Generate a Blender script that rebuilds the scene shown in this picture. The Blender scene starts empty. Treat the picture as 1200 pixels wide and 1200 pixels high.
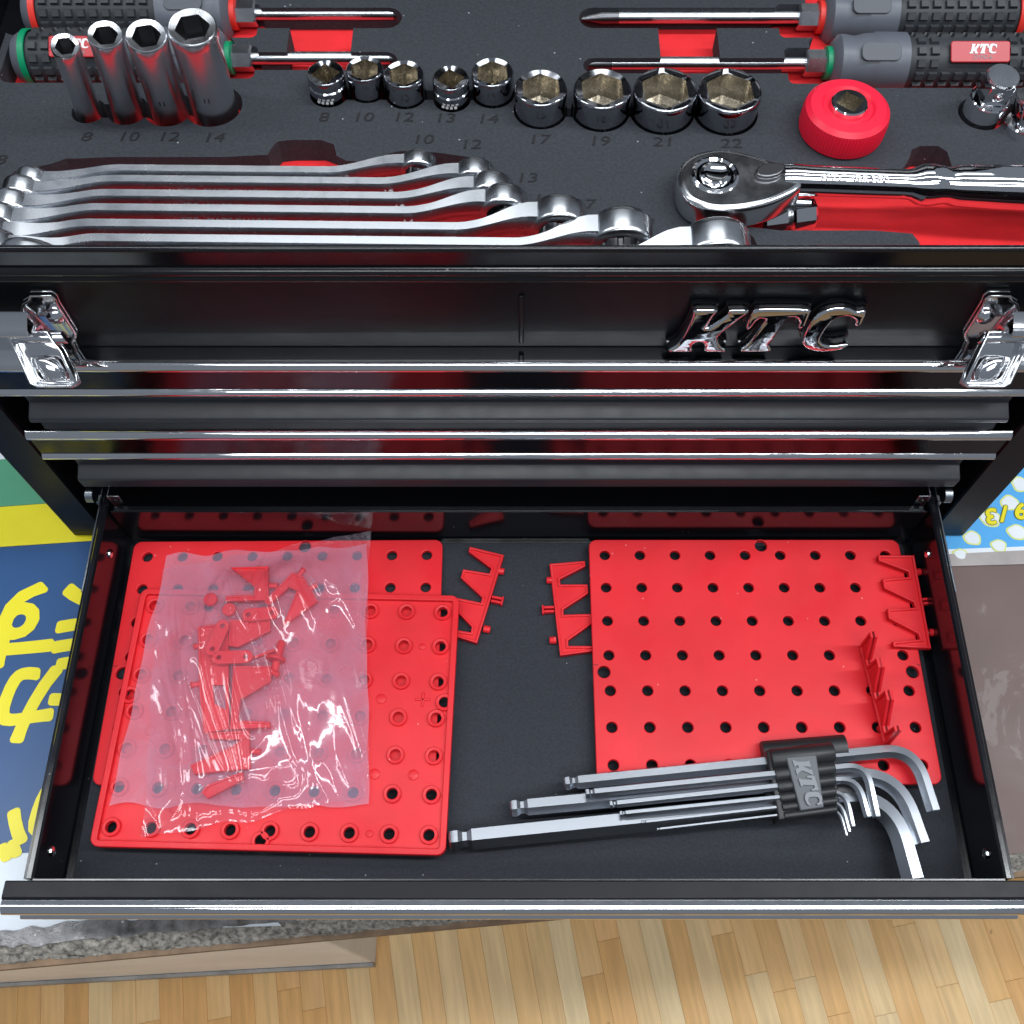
import bpy, bmesh, math, random
from mathutils import Vector, Matrix, noise
random.seed(7)
PI = math.pi
scene = bpy.context.scene
COL = scene.collection

# ------------------------------------------------------------------ camera
PITCH = math.radians(26.6)            # away from straight down
cam_d = bpy.data.cameras.new('camera'); cam = bpy.data.objects.new('camera', cam_d); COL.objects.link(cam)
cam.location = (0, 0, .5); cam.rotation_euler = (PITCH, 0, 0)
cam_d.sensor_width = 36; cam_d.lens = 36; cam_d.shift_x = -8/1200
cam_d.clip_start = .01; cam_d.clip_end = 100
scene.camera = cam
# ------------------------------------------------------------------ world, lamps, exposure
w = bpy.data.worlds.new('World'); scene.world = w; w.use_nodes = True
bg = w.node_tree.nodes['Background']; bg.inputs[0].default_value = (.62, .70, .82, 1); bg.inputs[1].default_value = .30
def lamp(name, loc, sx, sy, power, col=(.93, .97, 1), aim=(0, .2, 0)):
    d = bpy.data.lights.new(name, 'AREA'); d.shape = 'RECTANGLE'; d.size = sx; d.size_y = sy; d.energy = power; d.color = col
    o = bpy.data.objects.new(name, d); COL.objects.link(o); o.location = loc
    o.rotation_euler = (Vector(aim)-Vector(loc)).to_track_quat('-Z', 'Y').to_euler()
    return o
for x, y, sx, sy, pw in ((-1.55,.35,.13,2.2,10), (-.95,.35,.13,2.2,13), (.95,.25,.13,2.2,24), (1.55,.25,.13,2.2,18), (.2,-.75,2.2,.13,17), (.2,-1.3,2.2,.13,15)):
    lamp('overhead_lamp', (x, y, 2.25), sx, sy, pw)
lamp('overhead_lamp', (0, 1.2, 2.25), 1.7, .4, 9, aim=(0, .3, 0))  # unseen lamp added to brighten the wrench tops
vs = scene.view_settings
vs.view_transform = 'Standard'; vs.look = 'None'; vs.gamma = 1; vs.exposure = -.10
scene.render.engine = 'CYCLES'
scene.cycles.transparent_max_bounces = 16
scene.cycles.max_bounces = 10
scene.cycles.glossy_bounces = 6

# ------------------------------------------------------------------ helpers: survey of the place from the camera station
_s, _c = math.cos(PITCH), math.sin(PITCH)
def P(u, v, z):
    h = .5-z; k = (600-v)/1200
    y = h*(_c+k*_s)/(_s-k*_c); D = _c*y+_s*h
    return Vector(((u-608)/1200*D, y, z))
def PY(u, v, y):
    k = (600-v)/1200
    dz = y*(k*_c-_s)/(_c+k*_s); D = _c*y-_s*dz
    return Vector(((u-608)/1200*D, y, .5+dz))
def D_of(p): return _c*p[1]-_s*(p[2]-.5)

# ------------------------------------------------------------------ materials
def mat(name, col, rough=.5, metal=0, bump=0, bscale=800, coat=0, spec=.5, var=0, vscale=60, rvar=0, croughness=.05):
    m = bpy.data.materials.new(name); m.use_nodes = True
    nt = m.node_tree; b = nt.nodes['Principled BSDF']
    b.inputs['Base Color'].default_value = (*col, 1); b.inputs['Roughness'].default_value = rough
    b.inputs['Metallic'].default_value = metal; b.inputs['Specular IOR Level'].default_value = spec
    b.inputs['Coat Weight'].default_value = coat; b.inputs['Coat Roughness'].default_value = croughness
    tc = nt.nodes.new('ShaderNodeTexCoord')
    def nz(scale, det=4, r=.6):
        n = nt.nodes.new('ShaderNodeTexNoise'); n.inputs['Scale'].default_value = scale
        n.inputs['Detail'].default_value = det; n.inputs['Roughness'].default_value = r
        nt.links.new(tc.outputs['Object'], n.inputs['Vector']); return n
    if bump:
        n = nz(bscale); bp = nt.nodes.new('ShaderNodeBump'); bp.inputs['Strength'].default_value = bump; bp.inputs['Distance'].default_value = .0004
        nt.links.new(n.outputs['Fac'], bp.inputs['Height']); nt.links.new(bp.outputs['Normal'], b.inputs['Normal'])
    if var:
        n = nz(vscale); mr = nt.nodes.new('ShaderNodeMapRange'); mr.inputs[1].default_value = .3; mr.inputs[2].default_value = .7
        mr.inputs[3].default_value = 1-var; mr.inputs[4].default_value = 1+var
        mx = nt.nodes.new('ShaderNodeVectorMath'); mx.operation = 'SCALE'; mx.inputs[0].default_value = col
        nt.links.new(n.outputs['Fac'], mr.inputs[0]); nt.links.new(mr.outputs[0], mx.inputs['Scale']); nt.links.new(mx.outputs[0], b.inputs['Base Color'])
    if rvar:
        n = nz(vscale*1.7); mr = nt.nodes.new('ShaderNodeMapRange'); mr.inputs[1].default_value = .35; mr.inputs[2].default_value = .7
        mr.inputs[3].default_value = max(.01, rough-rvar); mr.inputs[4].default_value = rough+rvar
        nt.links.new(n.outputs['Fac'], mr.inputs[0]); nt.links.new(mr.outputs[0], b.inputs['Roughness'])
    return m
def speckle(m, dens=.72, scale=520, col=(.45, .47, .5), strength=.8):
    "pale dust specks lying on a dark surface"
    nt = m.node_tree; b = nt.nodes['Principled BSDF']
    tc = nt.nodes.new('ShaderNodeTexCoord')
    v = nt.nodes.new('ShaderNodeTexVoronoi'); v.inputs['Scale'].default_value = scale; nt.links.new(tc.outputs['Object'], v.inputs['Vector'])
    lt = nt.nodes.new('ShaderNodeMath'); lt.operation = 'LESS_THAN'; lt.inputs[1].default_value = .16; nt.links.new(v.outputs['Distance'], lt.inputs[0])
    sx = nt.nodes.new('ShaderNodeSeparateXYZ'); nt.links.new(v.outputs['Color'], sx.inputs[0])
    gt = nt.nodes.new('ShaderNodeMath'); gt.operation = 'GREATER_THAN'; gt.inputs[1].default_value = dens; nt.links.new(sx.outputs[0], gt.inputs[0])
    mu = nt.nodes.new('ShaderNodeMath'); mu.operation = 'MULTIPLY'; nt.links.new(lt.outputs[0], mu.inputs[0]); nt.links.new(gt.outputs[0], mu.inputs[1])
    m2 = nt.nodes.new('ShaderNodeMath'); m2.operation = 'MULTIPLY'; m2.inputs[1].default_value = strength; nt.links.new(mu.outputs[0], m2.inputs[0])
    mx = nt.nodes.new('ShaderNodeMix'); mx.data_type = 'RGBA'
    src = b.inputs['Base Color'].links[0].from_socket if b.inputs['Base Color'].links else None
    if src: nt.links.new(src, mx.inputs[6])
    else: mx.inputs[6].default_value = b.inputs['Base Color'].default_value
    mx.inputs[7].default_value = (*col, 1); nt.links.new(m2.outputs[0], mx.inputs[0]); nt.links.new(mx.outputs[2], b.inputs['Base Color'])
M = {}
M['paint'] = mat('black gloss paint', (.006, .0065, .009), .13, bump=.02, bscale=1500, rvar=.03, vscale=40)
M['paint_satin_lit'] = mat('lit black satin paint', (.030, .034, .042), .38, bump=.06, bscale=1800, rvar=.05)  # light on the upward ledges is put into this lighter base colour
M['paint_panel'] = mat('black panel paint', (.007, .0075, .010), .36, bump=.02, bscale=1500, rvar=.04, vscale=40, spec=.22)
M['chrome'] = mat('chrome', (.82, .83, .85), .05, 1, rvar=.025, vscale=90)
M['steel'] = mat('satin steel', (.60, .62, .65), .25, 1, rvar=.04, vscale=50)
M['deep_chrome'] = mat('soft chrome', (.84, .85, .88), .25, 1)
M['ratchet_chrome'] = mat('worn chrome', (.80, .81, .83), .20, 1, rvar=.04, vscale=60)
M['latch_chrome'] = mat('latch chrome', (.74, .75, .77), .13, 1)
M['socket_body'] = mat('dark mirror chrome', (.42, .43, .46), .10, 1, rvar=.03, vscale=80)
M['keysteel'] = mat('matte hex key steel', (.52, .55, .60), .30, 1)
M['bronze'] = mat('bare recess metal', (.52, .48, .41), .27, 1, rvar=.04, vscale=200)
M['dark_metal'] = mat('dark metal', (.02, .02, .022), .35, .6)
M['dark_bare'] = mat('blackened tip steel', (.16, .16, .17), .35, 1)
M['red'] = mat('red plastic', (.72, .017, .026), .43, spec=.36, bump=.12, bscale=900, var=.09, vscale=16, rvar=.10); speckle(M['red'], .985, 380, (.9, .45, .45), .5)
M['red_foam'] = mat('red foam', (.74, .016, .022), .85, bump=.15, bscale=1500, var=.08, vscale=50)
M['spin_red'] = mat('bright red knob plastic', (.82, .012, .045), .4, bump=.04, bscale=900)
M['ring_red'] = mat('red ring', (.75, .035, .025), .45)
M['ring_green'] = mat('green ring', (.0, .25, .11), .45)
M['grip'] = mat('black grip rubber', (.030, .034, .040), .55, bump=.1, bscale=1500, var=.12)
M['collar'] = mat('grey handle plastic', (.105, .115, .14), .42, bump=.04, bscale=1500)
M['thumb'] = mat('dark grey handle plastic', (.07, .077, .095), .5)
M['ink'] = mat('black ink', (.006, .006, .008), .7)
M['white_ink'] = mat('white ink', (.75, .75, .75), .5)
M['label_red'] = mat('red label', (.45, .01, .02), .35)
M['holder'] = mat('black holder plastic', (.018, .019, .021), .42, bump=.06)
M['holder_grey'] = mat('grey holder tab', (.085, .092, .105), .45)
M['emboss'] = mat('embossed grey lettering', (.19, .20, .22), .4)
M['zinc'] = mat('zinc plated slide', (.30, .33, .36), .3, 1)
M['white_board'] = mat('white laminate', (.80, .79, .77), .5, var=.1, vscale=8)

M['foam'] = mat('black foam', (.027, .031, .039), .8, bump=.7, bscale=1100, var=.30, vscale=700); speckle(M['foam'], .975, 420)
M['liner'] = mat('black drawer liner', (.0135, .017, .025), .72, bump=.6, bscale=1300, var=.40, vscale=800); speckle(M['liner'], .985, 420, strength=.5)
speckle(M['paint'], .992, 300, strength=.25)

def film_material(lo, hi, bumpy):
    m = bpy.data.materials.new('clear plastic film'); m.use_nodes = True; nt = m.node_tree; nt.nodes.clear()
    N = nt.nodes.new; L = nt.links.new
    out = N('ShaderNodeOutputMaterial'); tr = N('ShaderNodeBsdfTransparent'); tr.inputs[0].default_value = (.97, .96, .98, 1)
    df = N('ShaderNodeBsdfDiffuse'); df.inputs[0].default_value = (.78, .66, .88, 1)
    tl = N('ShaderNodeBsdfTranslucent'); tl.inputs[0].default_value = (.75, .70, .85, 1)
    md = N('ShaderNodeMixShader'); md.inputs[0].default_value = .35; L(df.outputs[0], md.inputs[1]); L(tl.outputs[0], md.inputs[2])
    gl = N('ShaderNodeBsdfGlossy'); gl.inputs['Roughness'].default_value = .09; gl.inputs[0].default_value = (1, 1, 1, 1)
    tc = N('ShaderNodeTexCoord')
    n1 = N('ShaderNodeTexNoise'); n1.inputs['Scale'].default_value = 60; n1.inputs['Detail'].default_value = 3; n1.inputs['Distortion'].default_value = .6
    L(tc.outputs['Object'], n1.inputs['Vector'])
    mr = N('ShaderNodeMapRange'); mr.inputs[1].default_value = .35; mr.inputs[2].default_value = .75; mr.inputs[3].default_value = lo; mr.inputs[4].default_value = hi
    L(n1.outputs['Fac'], mr.inputs[0])
    bp = N('ShaderNodeBump'); bp.inputs['Strength'].default_value = bumpy; bp.inputs['Distance'].default_value = .001; L(n1.outputs['Fac'], bp.inputs['Height'])
    for s in (gl,): L(bp.outputs[0], s.inputs['Normal'])
    m1 = N('ShaderNodeMixShader'); L(mr.outputs[0], m1.inputs[0]); L(tr.outputs[0], m1.inputs[1]); L(md.outputs[0], m1.inputs[2])
    lw = N('ShaderNodeLayerWeight'); L(bp.outputs[0], lw.inputs['Normal']); fr = N('ShaderNodeMath'); fr.operation = 'POWER'; fr.inputs[1].default_value = 3.5; L(lw.outputs['Facing'], fr.inputs[0])
    fm = N('ShaderNodeMath'); fm.operation = 'MULTIPLY_ADD'; fm.inputs[1].default_value = 1.0; fm.inputs[2].default_value = .045; fm.use_clamp = True; L(fr.outputs[0], fm.inputs[0])
    m2 = N('ShaderNodeMixShader'); L(fm.outputs[0], m2.inputs[0]); L(m1.outputs[0], m2.inputs[1]); L(gl.outputs[0], m2.inputs[2])
    L(m2.outputs[0], out.inputs[0]); return m
M['film'] = film_material(.07, .12, .22); M['film_back'] = film_material(.26, .36, .1)

# ------------------------------------------------------------------ mesh helpers
class MB:
    def __init__(s): s.v = []; s.f = []
    def add(s, vs, fs):
        o = len(s.v); s.v += [Vector(v) for v in vs]; s.f += [tuple(i+o for i in f) for f in fs]; return s
    def box(s, x0, x1, y0, y1, z0, z1):
        return s.add([(x0,y0,z0),(x1,y0,z0),(x1,y1,z0),(x0,y1,z0),(x0,y0,z1),(x1,y0,z1),(x1,y1,z1),(x0,y1,z1)],
                     [(3,2,1,0),(4,5,6,7),(0,1,5,4),(1,2,6,5),(2,3,7,6),(3,0,4,7)])
    def extrude_x(s, prof, x0, x1, closed=True):
        n = len(prof); a = [(x0,y,z) for y,z in prof]; b = [(x1,y,z) for y,z in prof]
        fs = [(i,(i+1)%n,n+(i+1)%n,n+i) for i in range(n if closed else n-1)]
        if closed: fs += [tuple(range(n))[::-1], tuple(range(n,2*n))]
        return s.add(a+b, fs)
    def lathe(s, prof, n=32, mtx=None, cap0=False, cap1=False, rmod=None):
        "prof of (r, h) revolved about local Z"
        mtx = mtx or Matrix(); vs = []; fs = []
        for r, h in prof:
            for k in range(n):
                a = 2*PI*k/n; rr = r*(rmod(k, h) if rmod else 1)
                vs.append(mtx @ Vector((rr*math.cos(a), rr*math.sin(a), h)))
        m = len(prof)
        for i in range(m-1):
            for k in range(n): fs.append((i*n+k, i*n+(k+1)%n, (i+1)*n+(k+1)%n, (i+1)*n+k))
        if cap0: fs.append(tuple(range(n))[::-1])
        if cap1: fs.append(tuple(range((m-1)*n, m*n)))
        return s.add(vs, fs)
    def sweep(s, pts, secs, up=Vector((0,0,1)), caps=True):
        "secs: one section (list of 2-D points) per path point; side = tangent x up"
        pts = [Vector(p) for p in pts]; n = len(secs[0]); vs = []; fs = []
        for i, p in enumerate(pts):
            t = (pts[min(i+1,len(pts)-1)]-pts[max(i-1,0)]).normalized()
            sd = t.cross(up).normalized(); uu = sd.cross(t).normalized()
            for a, b in secs[i]: vs.append(p+sd*a+uu*b)
        for i in range(len(pts)-1):
            for k in range(n): fs.append((i*n+k, (i+1)*n+k, (i+1)*n+(k+1)%n, i*n+(k+1)%n))
        if caps: fs += [tuple(range(n)), tuple(range((len(pts)-1)*n, len(pts)*n))[::-1]]
        return s.add(vs, fs)
    def xf(s, mtx): s.v = [mtx @ v for v in s.v]; return s
def circ(n, r, ph=0): return [(r*math.cos(ph+2*PI*k/n), r*math.sin(ph+2*PI*k/n)) for k in range(n)]

def finish(me, material, smooth=35):
    if material is not None: me.materials.append(M[material] if isinstance(material, str) else material)
    if smooth:
        for p in me.polygons: p.use_smooth = True
        me.set_sharp_from_angle(angle=math.radians(smooth))
def flatten_tops(me):
    "large flat faces keep their own normal so that rounded edges do not shade across them"
    for p in me.polygons:
        if abs(p.normal.z) > .9995: p.use_smooth = False
def fixn(me):
    bm = bmesh.new(); bm.from_mesh(me); bmesh.ops.recalc_face_normals(bm, faces=bm.faces); bm.to_mesh(me); bm.free()
def link(name, me, parent=None, world=True):
    o = bpy.data.objects.new(name, me); COL.objects.link(o)
    if parent is not None:
        o.parent = parent
        if world:
            me.transform(parent_world(parent).inverted())
    return o
_W = {}
def parent_world(o): return _W.get(o.name, Matrix())
def part(name, mb, material, parent=None, world=True, smooth=35, bevel=0):
    "world=True: vertices are given in world coordinates and brought into the parent's frame"
    if isinstance(mb, MB):
        me = bpy.data.meshes.new(name); me.from_pydata([tuple(v) for v in mb.v], [], mb.f); me.update(); fixn(me)
    else: me = mb; me.name = name
    finish(me, material, smooth)
    if me.get('flat') is not None:
        for i in me['flat']: me.polygons[i].use_smooth = False
    o = link(name, me, parent, world)
    if parent is not None: _W[o.name] = parent_world(parent)
    if bevel:
        b = o.modifiers.new('bevel', 'BEVEL'); b.width = bevel; b.segments = 2; b.limit_method = 'ANGLE'; b.angle_limit = math.radians(40)
    return o
def thing(name, label, cat, loc=(0,0,0), rot=None, group=None):
    o = bpy.data.objects.new(name, None); COL.objects.link(o); o.empty_display_size = .01
    m = Matrix.Translation(Vector(loc))
    if rot is not None: m = m @ rot.to_4x4()
    o.matrix_world = m; _W[o.name] = m
    tag(o, label, cat, group); return o
def tag(o, label, cat, group=None):
    o['label'] = label; o['category'] = cat
    if group: o['group'] = group
    return o
def struct(o): o['kind'] = 'structure'; return o
def area(poly): return sum(poly[i][0]*poly[(i+1)%len(poly)][1]-poly[(i+1)%len(poly)][0]*poly[i][1] for i in range(len(poly)))/2
def flat(outer, holes=(), z0=0, z1=.001, bev=0, bres=1):
    "plate with holes, lying in XY from z0 to z1, edges rounded by bev"
    cu = bpy.data.curves.new('c', 'CURVE'); cu.dimensions = '2D'; cu.fill_mode = 'BOTH'
    outers = outer if isinstance(outer[0][0], (list, tuple, Vector)) else [outer]
    for poly in list(outers)+list(holes):
        sp = cu.splines.new('POLY'); sp.points.add(len(poly)-1)
        for p, q in zip(sp.points, poly): p.co = (q[0], q[1], 0, 1)
        sp.use_cyclic_u = True
    cu.extrude = max((z1-z0)/2-bev, 0)
    if bev: cu.bevel_depth = bev; cu.bevel_resolution = bres; cu.offset = -bev
    ob = bpy.data.objects.new('c', cu); me = bpy.data.meshes.new_from_object(ob)
    bpy.data.objects.remove(ob); bpy.data.curves.remove(cu)
    me.transform(Matrix.Translation((0, 0, (z0+z1)/2))); me.materials.clear()
    bm = bmesh.new(); bm.from_mesh(me); bmesh.ops.remove_doubles(bm, verts=bm.verts, dist=1e-6); bm.to_mesh(me); bm.free()
    me['flat'] = [p.index for p in me.polygons if abs(p.normal.z) > .9995]
    return me
def rrect(x0, x1, y0, y1, r, n=5):
    out = []
    for cx, cy, a in ((x1-r,y1-r,0),(x0+r,y1-r,90),(x0+r,y0+r,180),(x1-r,y0+r,270)):
        for k in range(n+1):
            t = math.radians(a+90*k/n); out.append((cx+r*math.cos(t), cy+r*math.sin(t)))
    return out
def chaikin(p, it=1):
    for _ in range(it):
        q = []
        for i in range(len(p)):
            a, b = Vector(p[i]), Vector(p[(i+1)%len(p)]); q += [a*.78+b*.22, a*.22+b*.78]
        p = q
    return [tuple(v) for v in p]
def inset(poly, d):
    if area(poly) < 0: poly = poly[::-1]
    n = len(poly); out = []
    for i in range(n):
        a, b, c = Vector(poly[i-1][:2]), Vector(poly[i][:2]), Vector(poly[(i+1)%n][:2])
        e1 = (b-a).normalized(); e2 = (c-b).normalized()
        n1 = Vector((-e1.y, e1.x)); n2 = Vector((-e2.y, e2.x))
        m = n1+n2; k = max(m.dot(n1), .35); out.append(tuple(b+m*(d/k)))
    return out
def join_meshes(ms):
    bm = bmesh.new()
    for m in ms: bm.from_mesh(m)
    me = bpy.data.meshes.new('j'); bm.to_mesh(me); bm.free(); return me
def text_mesh(s, size, depth=.0001, wide=1.0, shear=0.0, bold=0):
    cu = bpy.data.curves.new('t', 'FONT'); cu.body = s; cu.size = size; cu.extrude = depth; cu.shear = shear; cu.align_x = 'CENTER'; cu.align_y = 'CENTER'; cu.offset = bold
    cu.resolution_u = 3
    ob = bpy.data.objects.new('t', cu); me = bpy.data.meshes.new_from_object(ob)
    bpy.data.objects.remove(ob); bpy.data.curves.remove(cu); me.materials.clear()
    me.transform(Matrix.Diagonal((wide, 1, 1, 1))); return me
def axis_mtx(a, b, roll=0):
    "frame at a with local Z towards b"
    a, b = Vector(a), Vector(b); return Matrix.Translation(a) @ (b-a).to_track_quat('Z', 'Y').to_matrix().to_4x4() @ Matrix.Rotation(roll, 4, 'Z')

# badge lettering, traced once on the panel plane
def zpx(pts, ox, oy, sc): return [(ox+x/sc, oy+y/sc) for x, y in pts]
K_ = [(222,110),(352,112),(350,126),(328,142),(282,206),(392,140),(402,124),(402,112),(508,114),(505,130),(470,148),(352,228),(352,255),(366,282),(392,298),(388,306),(279,306),(274,292),(280,276),(268,260),(246,258),(226,268),(220,282),(226,296),(220,306),(97,306),(97,296),(140,274),(176,228),(222,142)]
T_ = [(545,106),(822,110),(816,130),(782,196),(744,198),(756,166),(740,146),(702,148),(642,228),(606,270),(620,292),(616,304),(458,306),(460,294),(500,268),(560,190),(588,156),(556,152),(512,202),(484,202),(496,164),(520,126)]
C_ = [(1103,122),(1068,186),(1030,186),(1042,162),(1004,140),(940,150),(890,200),(860,250),(880,270),(920,278),(1005,264),(1000,280),(950,300),(850,307),(790,292),(764,265),(780,220),(820,160),(870,120),(940,102),(1010,103),(1050,122),(1088,114)]
YP = .262
BADGE = [[(p.x, p.z) for p in (PY(u, v, YP-.0066) for u, v in zpx(L, 760, 340, 4.286))] for L in (K_, T_, C_)]
_x0 = min(p[0] for l in BADGE for p in l); _x1 = max(p[0] for l in BADGE for p in l)
_z0 = min(p[1] for l in BADGE for p in l); _z1 = max(p[1] for l in BADGE for p in l)
def ktc(width):
    s = width/(_x1-_x0); return [[((x-(_x0+_x1)/2)*s, (z-(_z0+_z1)/2)*s) for x, z in l] for l in BADGE]

# ================================================================== SETTING: floor planks
fl = struct(part('floor', MB().box(-3, 3, -2, 3, -.86, -.8), mat('floor subfloor', (.30, .18, .08), .7), None))
def wood():
    m = mat('maple plank', (.6, .36, .16), .42, bump=.03, bscale=300, spec=.25); nt = m.node_tree; b = nt.nodes['Principled BSDF']; N = nt.nodes.new; L = nt.links.new
    oi = N('ShaderNodeObjectInfo'); tc = N('ShaderNodeTexCoord'); mp = N('ShaderNodeMapping'); mp.inputs['Scale'].default_value = (60, 4, 1)
    ad = N('ShaderNodeVectorMath'); ad.operation = 'ADD'; L(tc.outputs['Object'], ad.inputs[0]); L(oi.outputs['Random'], ad.inputs[1]); L(ad.outputs[0], mp.inputs[0])
    n = N('ShaderNodeTexNoise'); n.inputs['Scale'].default_value = 3; n.inputs['Detail'].default_value = 6; L(mp.outputs[0], n.inputs['Vector'])
    cr = N('ShaderNodeValToRGB'); e = cr.color_ramp.elements; e[0].color = (.90, .50, .19, 1); e[1].color = (1, .76, .43, 1)
    e2 = cr.color_ramp.elements.new(.5); e2.color = (.98, .62, .27, 1); L(oi.outputs['Random'], cr.inputs[0])
    mr = N('ShaderNodeMapRange'); mr.inputs[1].default_value = .25; mr.inputs[2].default_value = .75; mr.inputs[3].default_value = .82; mr.inputs[4].default_value = 1.1; L(n.outputs['Fac'], mr.inputs[0])
    n2 = N('ShaderNodeTexNoise'); n2.inputs['Scale'].default_value = 38; n2.inputs['Detail'].default_value = 3; L(ad.outputs[0], n2.inputs['Vector'])
    m2 = N('ShaderNodeMapRange'); m2.inputs[1].default_value = .74; m2.inputs[2].default_value = .78; m2.inputs[3].default_value = 1; m2.inputs[4].default_value = .35; L(n2.outputs['Fac'], m2.inputs[0])
    mu = N('ShaderNodeMath'); mu.operation = 'MULTIPLY'; L(mr.outputs[0], mu.inputs[0]); L(m2.outputs[0], mu.inputs[1])
    sc = N('ShaderNodeVectorMath'); sc.operation = 'SCALE'; L(cr.outputs[0], sc.inputs[0]); L(mu.outputs[0], sc.inputs['Scale']); L(sc.outputs[0], b.inputs['Base Color'])
    return m
M['wood'] = wood()
PW = .0265; pm = {}
def plank_mesh(L):
    if L not in pm:
        me = flat([(.0001,.0001),(PW-.0001,.0001),(PW-.0001,L-.0001),(.0001,L-.0001)], (), 0, .008, .0003); finish(me, 'wood', 30); pm[L] = me
    return pm[L]
rz = math.radians(10.7)
for i in range(-32, 33):
    y = -.30-random.random()*.2
    while y < .48:
        L = random.choice((.10, .16, .22, .28, .34))
        o = bpy.data.objects.new('plank', plank_mesh(L)); COL.objects.link(o); o.parent = fl
        q = Matrix.Rotation(rz, 3, 'Z') @ Vector((i*PW, y, 0)); o.location = (q.x, q.y, -.7995); o.rotation_euler.z = rz
        y += L
# ================================================================== table
TZ = -.056
def table_mat():
    m = mat('worn brown vinyl table cover', (.145, .095, .085), .5, bump=.06, bscale=200, var=.1, vscale=14, rvar=.1); nt = m.node_tree; b = nt.nodes['Principled BSDF']; N = nt.nodes.new; L = nt.links.new
    tc = N('ShaderNodeTexCoord'); n = N('ShaderNodeTexNoise'); n.inputs['Scale'].default_value = 22; n.inputs['Detail'].default_value = 8; n.inputs['Roughness'].default_value = .65; n.inputs['Distortion'].default_value = .8
    L(tc.outputs['Object'], n.inputs[0]); cr = N('ShaderNodeValToRGB'); cr.color_ramp.elements[0].position = .585; cr.color_ramp.elements[1].position = .62
    cr.color_ramp.elements[0].color = (0, 0, 0, 1); L(n.outputs['Fac'], cr.inputs[0])
    cr2 = N('ShaderNodeMath'); cr2.operation = 'MULTIPLY'; cr2.inputs[1].default_value = .14; L(cr.outputs[0], cr2.inputs[0])
    mx = N('ShaderNodeMix'); mx.data_type = 'RGBA'; L(cr2.outputs[0], mx.inputs[0]); L(b.inputs['Base Color'].links[0].from_socket, mx.inputs[6]); mx.inputs[7].default_value = (.5, .48, .46, 1); L(mx.outputs[2], b.inputs['Base Color'])
    return m
M['table'] = table_mat()
M['fray'] = mat('frayed fibreboard', (.25, .23, .20), .95, bump=1, bscale=260, var=.8, vscale=330)
M['torn'] = mat('torn grey vinyl', (.17, .165, .17), .3, var=.65, vscale=110, bump=1, bscale=130, rvar=.15); speckle(M['torn'], .80, 260, (.55,.55,.55), .8)
def edge_y(x): return .0517+.085*x
tb = thing('table', 'low shop table with frayed front edge carrying the black tool chest', 'table', (0, .4, -.8))
xs = [-.75+1.5*i/150 for i in range(151)]
def wob(x, s, k): return noise.noise(Vector((x*s, k, 0)))
outl = [(x, edge_y(x)+.006) for x in xs]+[(.75, .9), (-.75, .9)]
part('table_top', flat(outl, (), TZ-.022, TZ), 'table', tb)
mb = MB(); vsr = []; nr = 8
xe = [-.5+1.0*i/500 for i in range(501)]
for x in xe:
    for j in range(nr):
        t = j/(nr-1)
        y = edge_y(x)+.0065-.0085*t+.0015*wob(x, 60, 1+t)+.0008*wob(x, 400, 5*t)
        z = TZ-.001-.010*t**1.5+.0022*noise.noise(Vector((x*300, t*6, 2)))+.0012*noise.noise(Vector((x*900, t*14, 2)))*(1 if 0 < j else 0)
        vsr.append((x, y, z))
fs = [(i*nr+j, (i+1)*nr+j, (i+1)*nr+j+1, i*nr+j+1) for i in range(len(xe)-1) for j in range(nr-1)]
part('frayed_edge', MB().add(vsr, fs), 'fray', tb, smooth=80)
lip = MB().extrude_x([(0,-.022),(.004,-.022),(.004,-.010),(-.0045,-.012),(-.0045,-.019)], -.75, .75); lip.v = [Vector((v.x, v.y+edge_y(v.x), v.z+TZ)) for v in lip.v]
part('edge_board', lip, mat('raw brown board edge', (.20, .13, .08), .8, var=.3, vscale=90), tb)
up_ = [(x, edge_y(x)+.013+.004*wob(x, 25, 3)+.0015*wob(x, 120, 3)) for x in xe if x < .16]; lo_ = [(x, edge_y(x)+.005+.002*wob(x, 40, 9)+.002*wob(x, 160, 4)) for x in xe if x < .16]
part('torn_strip', flat(up_+lo_[::-1], (), TZ+.0004, TZ+.0012), 'torn', tb)
for x, y in ((-.68,.05),(.68,.12),(-.68,.85),(.68,.85)): part('leg', MB().box(x-.025, x+.025, y+.02, y+.07, -.791, TZ-.022), 'fray', tb)
pb = thing('table_panel', 'white panel standing on plank floor under the frayed table edge', 'box', (-.4, .1, -.7915))  # closed box shape stands in for the pale panel under the table
q0, q1 = P(40, 1151, -.79), P(440, 1129, -.79); sl = (q1.y-q0.y)/(q1.x-q0.x)
def slant(m_): m_.v = [Vector((v.x, v.y+q1.y+sl*(v.x-q1.x), v.z)) for v in m_.v]; return m_
part('carcass', slant(MB().box(-.75, q1.x, 0, .25, -.7905, -.11)), 'white_board', pb, bevel=.002)
part('lid', slant(MB().box(-.752, q1.x+.002, -.003, .252, -.1098, -.104)), 'white_board', pb, bevel=.0015)
part('plinth_strip', slant(MB().box(-.75, q1.x, -.004, -.0005, -.7905, -.765)), mat('scuffed plinth', (.35, .34, .32), .6, var=.3, vscale=30), pb)

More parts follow.
